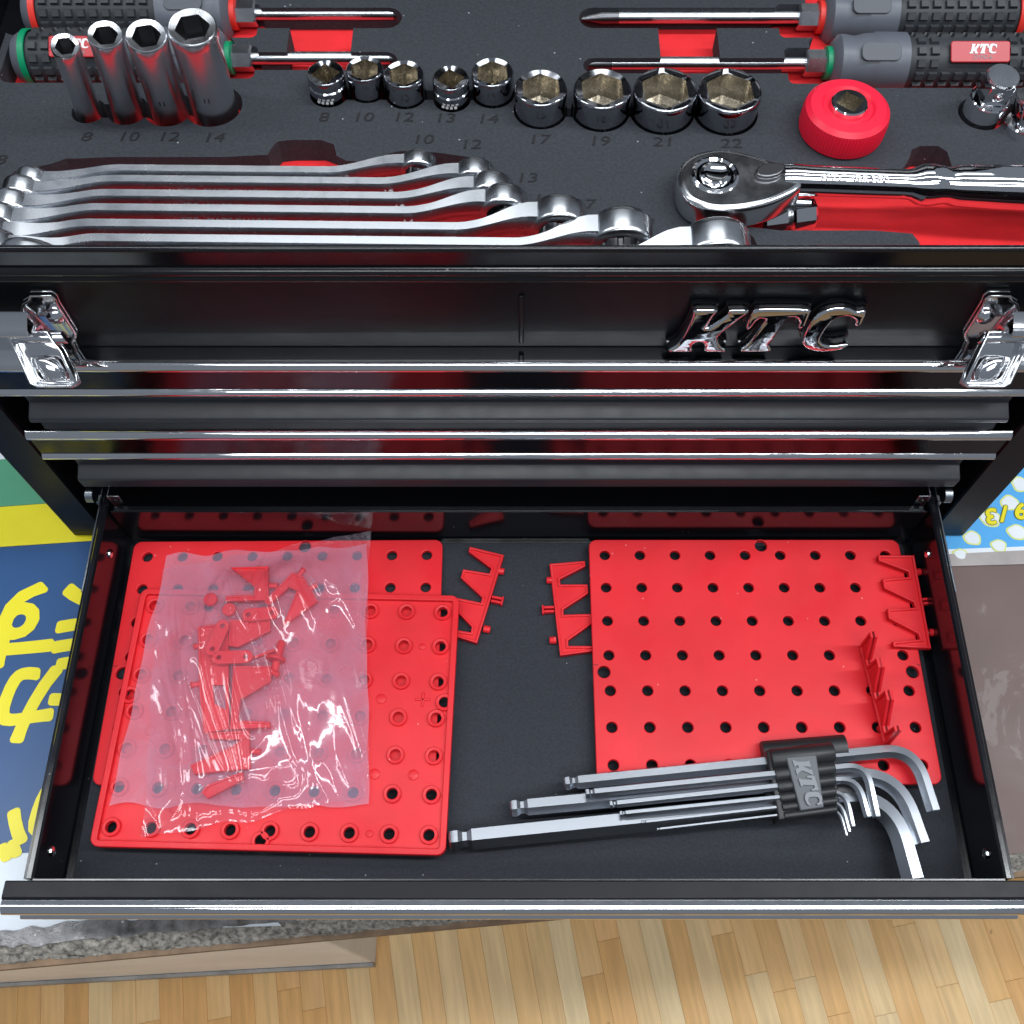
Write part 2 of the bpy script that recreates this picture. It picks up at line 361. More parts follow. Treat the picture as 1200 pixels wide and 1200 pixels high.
# ---- posters lying on the table
def papermat(name, col, var=.06): return mat(name, col, .32, bump=.08, bscale=120, var=var, vscale=18, spec=.45)
PM = dict(blue=papermat('blue print', (.020, .078, .215)), yellow=papermat('yellow print', (.83, .72, .02)), green=papermat('green print', (.09, .34, .20)),
          white=papermat('white paper', (.70, .76, .82)), sky=papermat('sky blue print', (.10, .42, .83)), pale=papermat('pale print', (.80, .84, .88)), navy=papermat('dark outline print', (.16,.2,.05)))
PZ = TZ+.0003
def sheet(pts, z, t=.0002): return flat([(P(u, v, z).x, P(u, v, z).y) for u, v in pts], (), z, z+t)
po = thing('poster', 'blue poster with yellow upside-down Japanese lettering and green and yellow bands', 'poster', P(20, 800, PZ))
part('paper', sheet([(-190,1010),(-220,1097),(330,1085),(230,985)], PZ), PM['white'], po)
part('blue_field', sheet([(-190,654),(280,623),(280,982),(-190,1015)], PZ+.0002), PM['blue'], po)
part('yellow_band', sheet([(-190,608),(280,574),(280,622.5),(-190,653.5)], PZ+.0002), PM['yellow'], po)
part('green_band', sheet([(-190,420),(280,400),(280,573.5),(-190,607.5)], PZ+.0002), PM['green'], po)
part('white_stripe', sheet([(-190,470),(0,525),(6,538),(-190,560)], PZ+.0005), PM['white'], po)
def embolden(me, r):
    ms = []
    for k in range(13):
        c_ = me.copy(); a_ = 2*PI*k/12; q_ = 0 if k == 12 else r
        c_.transform(Matrix.Translation((q_*math.cos(a_), q_*math.sin(a_), k*1.2e-5))); ms.append(c_)
    return join_meshes(ms)
def glyph(parent, s, u, v, hpx, z, material, rotdeg, shear=.12, wide=1, bold=0, name='letter'):
    p = P(u, v, z); size = hpx/1200*D_of(p)*1.12
    me = embolden(text_mesh(s, size, 0, wide, shear), bold); me.transform(Matrix.Translation((p.x, p.y, z)) @ Matrix.Rotation(math.radians(rotdeg), 4, 'Z'))
    return part(name, me, material, parent, smooth=0)
for s, u, v, h in (('す',24,724,104),('ま',117,716,104),('か',24,818,92),('た',108,802,92),('い',-62,822,92),('が',58,950,84),('ん',-52,955,84)):
    glyph(po, s, u, v, h, PZ+.0006, PM['yellow'], 184, .1, 1, .0017)
pr = thing('poster', 'sky blue poster with pale dots and yellow upside-down date', 'poster', P(1180, 590, PZ))
part('paper', sheet([(1000,655),(1420,640),(1400,420),(990,440)], PZ), PM['pale'], pr)
part('blue_field', sheet([(1000,648),(1420,632),(1400,425),(990,440)], PZ+.0002), PM['sky'], pr)
for u, v, r in ((1160,608,13),(1139,631,11),(1191,624,12),(1170,640,10),(1196,568,12),(1183,590,12),(1125,650,9)):
    p = P(u, v, PZ); k = D_of(p)/1200; ph = random.random()*6
    rr = lambda a, r: r*.86*k*(1+.06*math.sin(3*a+ph)+.04*math.sin(5*a))
    A = [2*PI*i/28 for i in range(28)]
    part('dot_rim', flat([(p.x+rr(a,r)*1.12*math.cos(a), p.y+rr(a,r)*math.sin(a)) for a in A], (), PZ+.00045, PZ+.0005), mat('lime print', (.72, .78, .25), .35), pr)
    part('dot', flat([(p.x+rr(a,r-2.2)*1.12*math.cos(a), p.y+rr(a,r-2.2)*math.sin(a)) for a in A], (), PZ+.0006, PZ+.00065), PM['pale'], pr)
for s, u, v in (('9',1198,598),('/',1178,601),('3',1163,604)):
    glyph(pr, s, u, v, 25, PZ+.0007, PM['navy'], 184, .2, 1.1, .0010); glyph(pr, s, u, v, 25, PZ+.0010, PM['yellow'], 184, .2, 1.1, .0005)
part('paper_edge', sheet([(1100,650),(1420,634),(1420,655),(1100,664)], PZ+.0004), mat('yellowed tape', (.42, .38, .37), .35, var=.15, vscale=40), pr)

# ================================================================== tool chest
HW = .2655            # half width of the body
BZ0, RIM = -.0545, .2127
ch = thing('tool_chest', 'glossy black metal tool chest with chrome drawer handles and KTC badge', 'tool chest', (0, .4, BZ0))
BY1 = .505
body = MB().box(-HW, -HW+.0012, YP, BY1, BZ0, RIM-.02).box(HW-.0012, HW, YP, BY1, BZ0, RIM-.02).box(-HW, HW, BY1, BY1+.0012, BZ0, RIM-.004)
body.box(-HW, HW, YP, BY1, BZ0, BZ0+.0012).box(-HW+.0013, HW-.0013, YP+.012, BY1, .143, .1445)
for s in (-1, 1):
    x0, x1 = sorted((s*.2463, s*(HW+.0003))); body.box(x0, x1, YP-.0002, YP+.001, BZ0, .1195)
    x0, x1 = sorted((s*.2463, s*.2475)); body.box(x0, x1, YP+.001, YP+.02, BZ0, .1195)
body.box(-.2463, .2463, YP+.0, YP+.006, BZ0, BZ0+.006)
part('body', body, 'paint_panel', ch, bevel=.0004)
part('front_panel', MB().box(-HW-.001, HW+.001, YP, YP+.0012, .1205, .190), 'paint_panel', ch)
part('panel_hem', MB().extrude_x([(YP-.0012,.1195),(YP-.0018,.1205),(YP-.0012,.1215),(YP+.0,.1215),(YP+.0,.1195)], -HW-.001, HW+.001), 'paint_satin_lit', ch)
def bead(cy, cz, r, a0, a1, n=6): return [(cy+r*math.cos(math.radians(a0+(a1-a0)*i/n)), cz+r*math.sin(math.radians(a0+(a1-a0)*i/n))) for i in range(n+1)]
rim = [(YP+.001,.178),(YP+.001,.196),(YP-.0068,.198)]+bead(YP-.0085,RIM-.0042,.0014,0,200)+[(YP-.0095,.2005),(YP-.0095,.1995)]+bead(YP-.0098,.1975,.0018,110,240)+[(YP-.0092,.1945)]+bead(YP-.0085,.1922,.0016,120,290)+[(YP-.002,.1905),(YP-.0003,.1895)]
part('rim', MB().extrude_x(rim, -HW-.004, HW+.004, False), 'paint', ch, smooth=50)
for s in (-1, 1): part('tray_wall', MB().box(*sorted((s*(HW-.001), s*(HW+.004))), YP-.007, BY1, .15, RIM), 'paint', ch, bevel=.001)
def convex(me):
    "crown the letter face: full height at its foot, falling back towards its head"
    bm = bmesh.new(); bm.from_mesh(me)
    for i in range(1, 16):
        z = _z0+(_z1-_z0)*i/16
        bmesh.ops.bisect_plane(bm, geom=bm.verts[:]+bm.edges[:]+bm.faces[:], plane_co=(0, z, 0), plane_no=(0, 1, 0))
    for v in bm.verts:
        if v.co.z > .0035:
            t = (v.co.y-_z0)/(_z1-_z0); v.co.z -= .0002+.0003*t+.0019*t*t
    for f in bm.faces: f.smooth = True
    bm.to_mesh(me); bm.free(); del me['flat']
tilt = Matrix.Translation((0, BY1+.003, RIM+.002)) @ Matrix.Rotation(math.radians(-14), 4, 'X')
part('lid', MB().box(-HW-.002, HW+.002, 0, .0012, 0, .243).box(-HW-.002, -HW-.001, -.035, 0, 0, .243).box(HW+.001, HW+.002, -.035, 0, 0, .243).box(-HW-.002, HW+.002, -.035, 0, .242, .243).xf(tilt), 'paint', ch)
# badge
for poly in BADGE:
    bk = flat(chaikin(inset(poly, -.0006)), (), 0, .0022, .0004); R = Matrix.Translation((0, YP, 0)) @ Matrix.Rotation(PI/2, 4, 'X')
    bk.transform(R); b0 = part('badge_letter', bk, 'paint', ch)
    lt = flat(chaikin(inset(poly, .00015)), (), .0022, .0078, .0012, 3); convex(lt); lt.transform(R); part('chrome_face', lt, 'chrome', b0, smooth=60)
a, b = PY(611, 345, YP), PY(611, 400, YP)
part('hasp_slot', MB().box(a.x-.0011, a.x+.0011, YP-.0012, YP, b.z, a.z), 'dark_metal', ch, bevel=.0008)

# drawer fronts (chrome handle extrusion + pressed front) -------------------------------------------------
DHW = .2357
def handle_profile(yf, zt, zb):
    p = [(yf+.011, zt-.0012)]+bead(yf+.0035, zt-.0036, .0035, 80, 185, 8)+[(yf+.0010, zt-.0050), (yf+.0026, zt-.0060), (yf+.0026, zb+.0044)]
    p += bead(yf+.0017, zb+.0018, .0018, 120, 250, 6)+[(yf+.011, zb)]
    return p
def front_profile(yp, yl, zt, zl, zb):
    "pressed steel front: top flange, panel, sloping ledge at the foot, short return"
    return [(yp+.0012,zt),(yp-.0065,zt),(yp-.0065,zt-.003),(yp,zt-.004),(yp,zl+.0036),(yl+.001,zl+.0006),(yl,zl-.0004),(yl+.0006,zl-.009),(yp+.0012,zl-.0095),(yp+.0012,zb)]
def drawer_front(dr, yf, zt, zb, zl, zf):
    part('handle_inlay', MB().box(-DHW+.0002, DHW-.0002, yf+.0016, yf+.0026, zb+.0043, zt-.0061), 'inlay', dr)
    part('chrome_handle', MB().extrude_x(handle_profile(yf, zt, zb), -DHW, DHW), M['chrome_strip'], dr, smooth=50)
    part('front_panel', MB().extrude_x(front_profile(yf+.0165, yf+.0088, zf, zl, zl-.0095), -DHW+.0005, DHW-.0005), 'paint_satin_lit', dr, bevel=.0006)
M['chrome_strip'] = mat('chrome strip', (.80, .81, .83), .07, 1, rvar=.03, vscale=60)
def scratch(m):
    nt = m.node_tree; b = nt.nodes['Principled BSDF']; N = nt.nodes.new; L = nt.links.new
    tc = N('ShaderNodeTexCoord'); mp = N('ShaderNodeMapping'); mp.inputs['Scale'].default_value = (12, 400, 400)
    n = N('ShaderNodeTexNoise'); n.inputs['Scale'].default_value = 4; n.inputs['Detail'].default_value = 5; L(tc.outputs['Object'], mp.inputs[0]); L(mp.outputs[0], n.inputs[0])
    bp = N('ShaderNodeBump'); bp.inputs['Strength'].default_value = .02; bp.inputs['Distance'].default_value = .0003; L(n.outputs['Fac'], bp.inputs['Height']); L(bp.outputs[0], b.inputs['Normal'])
scratch(M['chrome_strip'])
def closed_box(dr, z0, z1):
    part('drawer_box', MB().box(-.2245, -.2235, .2695, .48, z0, z1).box(.2235, .2245, .2695, .48, z0, z1).box(-.2235, .2235, .2695, .48, z0, z0+.001).box(-.2235, .2235, .479, .48, z0, z1), 'paint', dr)
M['inlay'] = mat('dark chrome inlay', (.055, .055, .062), .17, 1, rvar=.03, vscale=60)
for zt, zb, zl, zf in ((.1377,.1138,.0810,.1185),(.0805,.0566,.0200,.0800)):
    dr = part('drawer', MB().box(-.2235, .2235, .2688, .2695, zl-.009, zf-.001), 'paint', ch)
    drawer_front(dr, .2505, zt, zb, zl, zf); closed_box(dr, zl-.0085, zt-.012)
# open drawer
DY0, DY1 = .0597, .2510; LZ = -.0375
dr = part('open_drawer', MB().box(-.2262, .2262, DY0, DY1+.001, LZ-.0014, LZ-.0001), 'paint', ch)
part('chrome_handle', MB().extrude_x(handle_profile(.0447, .0038, -.0215), -DHW, DHW), M['chrome_strip'], dr, smooth=50)
part('front_panel', MB().extrude_x([(.0592,.0045),(.0515,.0048),(.0508,.0040),(.0508,.001),(.0580,-.001),(.0580,-.040),(.0592,-.040)], -DHW, DHW), 'paint_panel', dr, bevel=.0006)
part('front_wall', MB().box(-.2235, .2235, .0593, .0600, LZ, .0035), 'paint', dr)
part('back_wall', MB().box(-.2235, .2235, .2505, .2512, LZ, -.0004).box(-.222, .222, .2512, .2545, -.0012, -.0004), 'paint', dr, bevel=.0003)
for s in (-1, 1):
    prof = [(s*.2238,LZ),(s*.2246,-.006),(s*.2246,.0),(s*.2256,.0010),(s*.2276,.0010),(s*.2282,.0002),(s*.2282,-.0012),(s*.2302,-.0016),(s*.2308,-.003),(s*.2308,-.012),(s*.2290,-.0125),(s*.2290,-.003),(s*.2256,-.0015),(s*.2256,LZ)]
    mb = MB(); n = len(prof); mb.add([(x,DY0+.001,z) for x,z in prof]+[(x,.262,z) for x,z in prof], [(i,(i+1)%n,n+(i+1)%n,n+i) for i in range(n)]+[tuple(range(n)),tuple(range(n,2*n))])
    sw = part('side_wall', mb, 'paint', dr, smooth=30)
    for (u, v) in (((133,648),(65,997)) if s < 0 else ((1089,648),(1160,1000))):
        k = (600-v)/1200; yy = P(u, v, -.012).y
        part('rivet', MB().lathe([(.0026,0),(.0024,.0008),(.0015,.0014),(0.0001,.0016)], 16, axis_mtx((s*.2244, yy, -.013), (s*.2, yy, -.013))), 'chrome', sw)
    part('slide_rail', MB().box(*sorted((s*.2310, s*.2322)), .205, .262, -.016, -.004).box(*sorted((s*.2312, s*.2350)), .262, .48, -.016, -.003).box(*sorted((s*.2352, s*.2375)), .262, .49, -.020, .001), 'zinc', dr, bevel=.0004)
    tb_ = part('slide_bracket', MB().box(*sorted((s*.2165, s*.2225)), .2555, .2563, -.002, .0085).box(*sorted((s*.2225, s*.2232)), .2555, .30, -.002, .0085), 'zinc', dr, bevel=.0003)
    part('screw', MB().lathe([(.0016,0),(.0014,.0008),(.0001,.001)], 12, axis_mtx((s*.2195, .2555, .0035), (s*.2195, .2, .0035))), 'dark_metal', tb_)
    part('guide_roller', MB().lathe([(.0001,-.002),(.0045,-.002),(.0045,.002),(.0001,.002)], 20, axis_mtx((s*.2335, .259, .004), (s*.3, .259, .004))), 'zinc', dr)

# latches: base plate on the panel, flipped-down lever, curved hook plate
def latch(s):
    def Q(pts): return [((P_.x if s < 0 else -P_.x+.0012), P_.z) for P_ in (PY(u, v, YP-.002) for u, v in zpx(pts, 0, 330, 9.23))]
    R = Matrix.Translation((0, YP, 0)) @ Matrix.Rotation(PI/2, 4, 'X')
    plate = Q([(330,108),(560,108),(620,150),(645,215),(835,520),(840,565),(808,620),(903,850),(895,885),(720,885),(640,730),(330,380),(225,300),(250,200),(310,165)])
    if area(plate) < 0: plate = plate[::-1]
    me = flat(plate, (), 0, .002, .0006, 2); rimr = flat(plate, [inset(plate, .0013)], .002, .0042, .0006, 2)
    me = join_meshes([me, rimr]); me.transform(R); root = part('latch', me, 'latch_chrome', ch, smooth=50)
    # lever: shallow channel hinged near the plate's middle, swung out and hanging below
    top = PY(330, 560 if 0 else 330+470/9.23, YP-.007) if 0 else PY(360/9.23, 330+520/9.23, YP-.007)
    bot = PY(650/9.23, 330+1130/9.23, YP-.024)
    sx = 1 if s < 0 else -1
    if s > 0: top.x = -top.x+.0012; bot.x = -bot.x+.0012
    ax = (bot-top); Lh = ax.length; ax.normalize(); sd = Vector((1,0,0)); nn = sd.cross(ax).normalized()
    if nn.y > 0: nn = -nn
    F = Matrix((sd, ax, nn)).transposed().to_4x4(); F.translation = top
    hw = .0098
    out = [(-hw*1.0,0),(hw*.8,.0),(hw*.86,Lh*.2),(hw,Lh*.35),(hw,Lh*.93),(hw*.75,Lh),(-hw*.75,Lh),(-hw,Lh*.93)]
    win = rrect(-hw*.66, hw*.66, Lh*.46, Lh*.88, .002)
    lv = flat(out, [win], 0, .0012, .0003); fr = flat(out, [inset(out, .0012)], .0012, .0050, .0005, 2)
    lv = join_meshes([lv, fr]); lv.transform(F); part('lever', lv, 'latch_chrome', root, smooth=50)
    rl = MB().lathe([(.0001,-.0050),(.0046,-.0050),(.0056,-.0040),(.0060,0),(.0056,.0040),(.0046,.0050),(.0001,.0050)], 24, F @ Matrix.Translation((0, Lh*.68, -.0015)) @ Matrix.Rotation(PI/2, 4, 'X'))
    part('roller', rl, 'latch_chrome', root, smooth=50)
    pin = MB().lathe([(.0001,-.0115),(.0024,-.0115),(.0028,-.011),(.0028,.011),(.0024,.0115),(.0001,.0115)], 16, F @ Matrix.Translation((0.001, .003, .001)) @ Matrix.Rotation(PI/2, 4, 'Y'))
    part('hinge_pin', pin, 'latch_chrome', root, smooth=50)
    # curved hook plate reaching outwards from the lever's head
    prof = []
    for i in range(25):
        t = i/24; prof.append((-.0060*math.sin(t*PI*2.6)-.005*t, .0125-.0235*t))
    mb = MB(); xa, xb = (top.x-.030, top.x+.003) if s < 0 else (top.x-.003, top.x+.030)
    n = len(prof); vs = [(x, YP-.0075+y, top.z+z) for x in (xa, xb) for y, z in prof]; vs += [(v[0], v[1]-.0014, v[2]-.0006) for v in vs]
    fs = [(i, i+1, n+i+1, n+i) for i in range(n-1)]+[(2*n+i, 3*n+i, 3*n+i+1, 2*n+i+1) for i in range(n-1)]
    fs += [(i, 2*n+i, 2*n+i+1, i+1) for i in range(n-1)]+[(n+i, n+i+1, 3*n+i+1, 3*n+i) for i in range(n-1)]+[(0, n, 3*n, 2*n), (n-1, 3*n-1, 4*n-1, 2*n-1)]
    part('hook_plate', mb.add(vs, fs), 'latch_chrome', root, smooth=60)
    st = MB().lathe([(.0042,0),(.0042,.0015),(.003,.003),(.0001,.0036)], 20, axis_mtx(*( (lambda p: (p, p+Vector((0,-1,0))))(Vector((top.x+sx*.010, YP-.002, top.z+.004))))))
    part('stud', st, 'latch_chrome', root, smooth=60)
latch(-1); latch(1)

# ================================================================== foam tray insert
FZ, RZ = .170, .1578
ROW = [('8',381,85,44,True),('10',427,80,44,False),('12',473,86,47,False),('13',528,91,43,True),('14',577,84,50,False),('17',634,102,62,False),('19',706,103,68,False),('21',780,104,75,False),('22',856,105,75,False)]
def px_poly(pts, z=FZ): return [tuple(P(u, v, z).xy) for u, v in pts]
def px_capsule(u0, v0, u1, v1, z=FZ, r=None):
    a, b = P(u0, v0, z), P(u1, v1, z); x0, x1 = sorted((a.x, b.x)); y0, y1 = sorted((a.y, b.y))
    return rrect(x0, x1, y0, y1, min(r or 1, (y1-y0)*.49, (x1-x0)*.49), 6)
def px_disc(u, v, r): p = P(u, v, FZ); return [(p.x+a, p.y+b) for a, b in circ(36, r*D_of(p)/1200)]
cuts = [px_capsule(28,-40,266,41,r=.006), px_capsule(14,42,266,97,r=.006), px_capsule(225,9,470,33), px_capsule(225,61,465,82), px_capsule(255,5,300,44,r=.003), px_capsule(255,54,297,92,r=.003), px_capsule(340,30,410,70,r=.002),
        px_capsule(678,9,980,33), px_capsule(683,68,985,86), px_capsule(908,5,980,44,r=.003), px_capsule(918,56,985,98,r=.003), px_capsule(771,30,845,74,r=.002), px_capsule(936,-40,1290,41,r=.006), px_capsule(946,42,1290,103,r=.006),
        chaikin(px_poly([(-60,250),(0,236),(10,207),(21,198),(54,194),(83,184),(312,184),(319,172),(327,164),(390,164),(396,188),(442,190),(460,177),(500,177),(571,187),(579,206),(601,214),(607,230),(622,245),(667,245),(690,262),(762,274),(780,290),(815,268),(850,263),(880,272),(894,300),(894,345),(-60,345)])),
        chaikin(px_poly([(791,214),(795,200),(810,188),(838,181),(872,183),(908,190),(936,203),(1053,202),(1064,190),(1070,171),(1108,171),(1118,203),(1290,203),(1290,330),(1088,330),(1080,287),(1066,270),(872,270),(860,247),(830,247),(800,236)])),
        px_capsule(372,106,590,117), px_capsule(630,127,862,137), px_capsule(100,122,255,138), px_capsule(1140,128,1215,146)]
cuts += [px_disc(*q) for q in ((104,130,20),(150,129,24),(198,128,28),(250,124,34),(1150,133,27),(1200,140,27))]
for _, u, v, w_, kn in ROW:
    t = P(u, v, .1815 if w_ < 60 else .1825); r = w_/2/1200*D_of(t)*1.02+.0003; cuts.append([(t.x+a, t.y+b) for a, b in circ(40, r)])
ft = thing('foam_tray', 'black foam tool tray with red layer showing in its cutouts', 'foam tray', (0, .38, RZ-.008))
bm_me = bpy.data.meshes.new('slab'); _b = MB().box(-.2415, .2415, YP+.004, .50, RZ+.0002, FZ); bm_me.from_pydata([tuple(v) for v in _b.v], [], _b.f); fixn(bm_me)
slab = bpy.data.objects.new('slab', bm_me); COL.objects.link(slab)
tmp = []
for cpoly in cuts:
    if area(cpoly) < 0: cpoly = cpoly[::-1]
    n = len(cpoly); mbc = MB().add([(x,y,RZ-.01) for x,y in cpoly]+[(x,y,FZ+.01) for x,y in cpoly], [tuple(range(n))[::-1], tuple(range(n,2*n))]+[(i,(i+1)%n,n+(i+1)%n,n+i) for i in range(n)])
    cm = bpy.data.meshes.new('cut'); cm.from_pydata([tuple(v) for v in mbc.v], [], mbc.f); fixn(cm)
    co = bpy.data.objects.new('cut', cm); COL.objects.link(co); tmp.append(co)
    md = slab.modifiers.new('b', 'BOOLEAN'); md.operation = 'DIFFERENCE'; md.solver = 'EXACT'; md.object = co
bpy.context.view_layer.update()
fme = bpy.data.meshes.new_from_object(slab.evaluated_get(bpy.context.evaluated_depsgraph_get())); fme.materials.clear()
for o in tmp+[slab]: bpy.data.objects.remove(o)
part('foam_sheet', fme, 'foam', ft, smooth=20)
part('red_base', MB().box(-.2415, .2415, YP+.004, .50, RZ-.008, RZ), 'red_foam', ft)
NUMS = [('8',101,161),('10',150,161),('12',197,161),('14',250,162),('8',379,138),('10',425,138),('12',472,138),('13',521,139),('14',571,140),('17',631,164),('19',702,166),('21',777,167),('22',856,169),
        ('10',495,164),('12',551,170),('13',617,209),('14',637,234),('17',684,240),('19',753,262),('8',1,188)]
for s, u, v in NUMS:
    p = P(u, v, FZ); me = text_mesh(s, .0078, .00008, 1.28, .12); me.transform(Matrix.Translation((p.x, p.y, FZ+.0002))); part('number', me, 'ink', ft, smooth=0)

# ================================================================== sockets
def hexring(r, n=48, ph=0, sides=6):
    out = []
    for k in range(n):
        a = 2*PI*k/n; t = (a-ph) % (2*PI/sides)-PI/sides; rr = r*math.cos(PI/sides)/math.cos(t); out.append((rr*math.cos(a), rr*math.sin(a)))
    return out
def socket(name, label, group, foot, top, r, rh, sides=6, knurl=False, text=None, ph=0):
    "chrome cylinder standing in the foam; hexagonal (or square) recess in its top"
    foot, top = Vector(foot), Vector(top); h = (top-foot).length; F = axis_mtx(foot, top)
    # keep local x along world x
    z = (top-foot).normalized(); x = Vector((1,0,0)); x = (x-z*x.dot(z)).normalized(); y = z.cross(x)
    rot = Matrix((x, y, z)).transposed()
    root = thing(name, label, 'socket', foot, rot, group)
    n = 48
    if knurl: prof = [(r*.9,0),(r*.97,.001),(r*.97,h-.009),(r*1.0,h-.0085),(r*1.0,h-.0055),(r*.93,h-.005),(r*.93,h-.0042),(r,h-.0036),(r,h-.0010),(r*.96,h-.0002)]
    else: prof = [(r*.9,0),(r*.985,.001),(r*.985,h-.006),(r,h-.005),(r,h-.0011),(r*.97,h-.0003)]
    ri = rh/math.cos(PI/sides)*1.0
    mb = MB().lathe(prof, n, cap0=True)
    o = len(mb.v); ring_top = o-n
    inner_r = min(r*.955, ri*1.02)
    mb.v += [Vector((r*.93*math.cos(2*PI*k/n), r*.93*math.sin(2*PI*k/n), h)) for k in range(n)]
    mb.f += [(ring_top+k, ring_top+(k+1)%n, o+(k+1)%n, o+k) for k in range(n)]
    hx = hexring(min(ri, r*.90), n, ph, sides)
    o2 = len(mb.v); mb.v += [Vector((a, b, h-.0006)) for a, b in hx]
    mb.f += [(o+k, o+(k+1)%n, o2+(k+1)%n, o2+k) for k in range(n)]
    part('body', mb, 'deep_chrome' if name.startswith('deep') else 'socket_body', root, False, smooth=40)
    dep = min(h-.002, .0125)
    hx2 = [(a*.97, b*.97) for a, b in hx]
    mb = MB(); mb.add([(a,b,h-.0006) for a,b in hx]+[(a*.985,b*.985,h-dep) for a,b in hx]+[(a*.55,b*.55,h-dep-.0006) for a,b in hx]+[(a*.55,b*.55,h-dep-.0012) for a,b in hx],
        [(j*n+k, j*n+(k+1)%n, (j+1)*n+(k+1)%n, (j+1)*n+k) for j in range(3) for k in range(n)]+[tuple(range(3*n,4*n))])
    part('recess', mb, 'bronze' if not name.startswith('deep') else 'dark_bare', root, False, smooth=25)
    if knurl:
        for row in range(2):
            for k in range(4):
                a = math.radians(-118+k*14+row*5); rr = r*.975
                b = MB().box(-.0006,.0006,-.0002,.0002,-.0004,.0004).xf(Matrix.Translation((rr*math.cos(a), rr*math.sin(a), h-.0100+row*.0019)) @ Matrix.Rotation(a-PI/2, 4, 'Z'))
                part('stamped_mark', b, 'white_ink', root, False)
    if text:
        me = text_mesh(text, .0034, .0001, 1.1); a = -PI/2+.05
        me.transform(Matrix.Translation((r*.99*math.cos(a), r*.99*math.sin(a), h*.45)) @ Matrix.Rotation(PI/2, 4, 'X')); part('size_stamp', me, 'dark_metal', root, False, smooth=0)
    return root
DLAB = {'8': 'slimmest and shortest looking of the tall chrome deep sockets', '10': 'tall chrome deep socket next to the slimmest one', '12': 'tall chrome deep socket touching the widest one', '14': 'widest tall chrome deep socket beside the screwdriver shafts'}
SLAB = {'8': 'small chrome socket with square drive hole up at the end of the row', '10': 'short chrome socket between the end square-hole socket and another small socket', '12': 'short chrome socket with small hex opening between 10 and 13 marks',
        '13': 'small chrome socket with square drive hole up, between two hex sockets', '14': 'short chrome hex socket beside the first of the large sockets', '17': 'smallest of the four large short chrome hex sockets',
        '19': 'large short chrome hex socket, second smallest of the big four', '21': 'large short chrome hex socket with pale bronze recess next to the end one', '22': 'large short chrome hex socket at the row end nearest the red knob'}
for s, tu, tv, w_, bu, bv in (('8',76,53,33,104,131),('10',123,40,41,150,130),('12',171,41,48,199,129),('14',225,31,58,251,124)):
    t = P(tu, tv, .216); b = P(bu, bv, FZ); d = (t-b)/(t.z-b.z); foot = b+d*(RZ+.0004-b.z)
    r = w_/2/1200*D_of(t)
    socket('deep_socket', DLAB[s], 'tall deep sockets', foot, t, r, r*.72*.866, 6, False, '11' if s in '1214' else None, .3)
for s, u, v, w_, kn in ROW:
    zt = .1815 if int(s) < 17 else .1825
    t = P(u, v, zt); r = w_/2/1200*D_of(t)
    if kn: socket('short_socket', SLAB[s], 'short sockets', (t.x, t.y, RZ+.0004), t, r, r*.56, 4, True, None, .15)
    else: socket('short_socket', SLAB[s], 'short sockets', (t.x, t.y, RZ+.0004), t, r, r*.80*.866, 6, False, s, PI/6+.05)

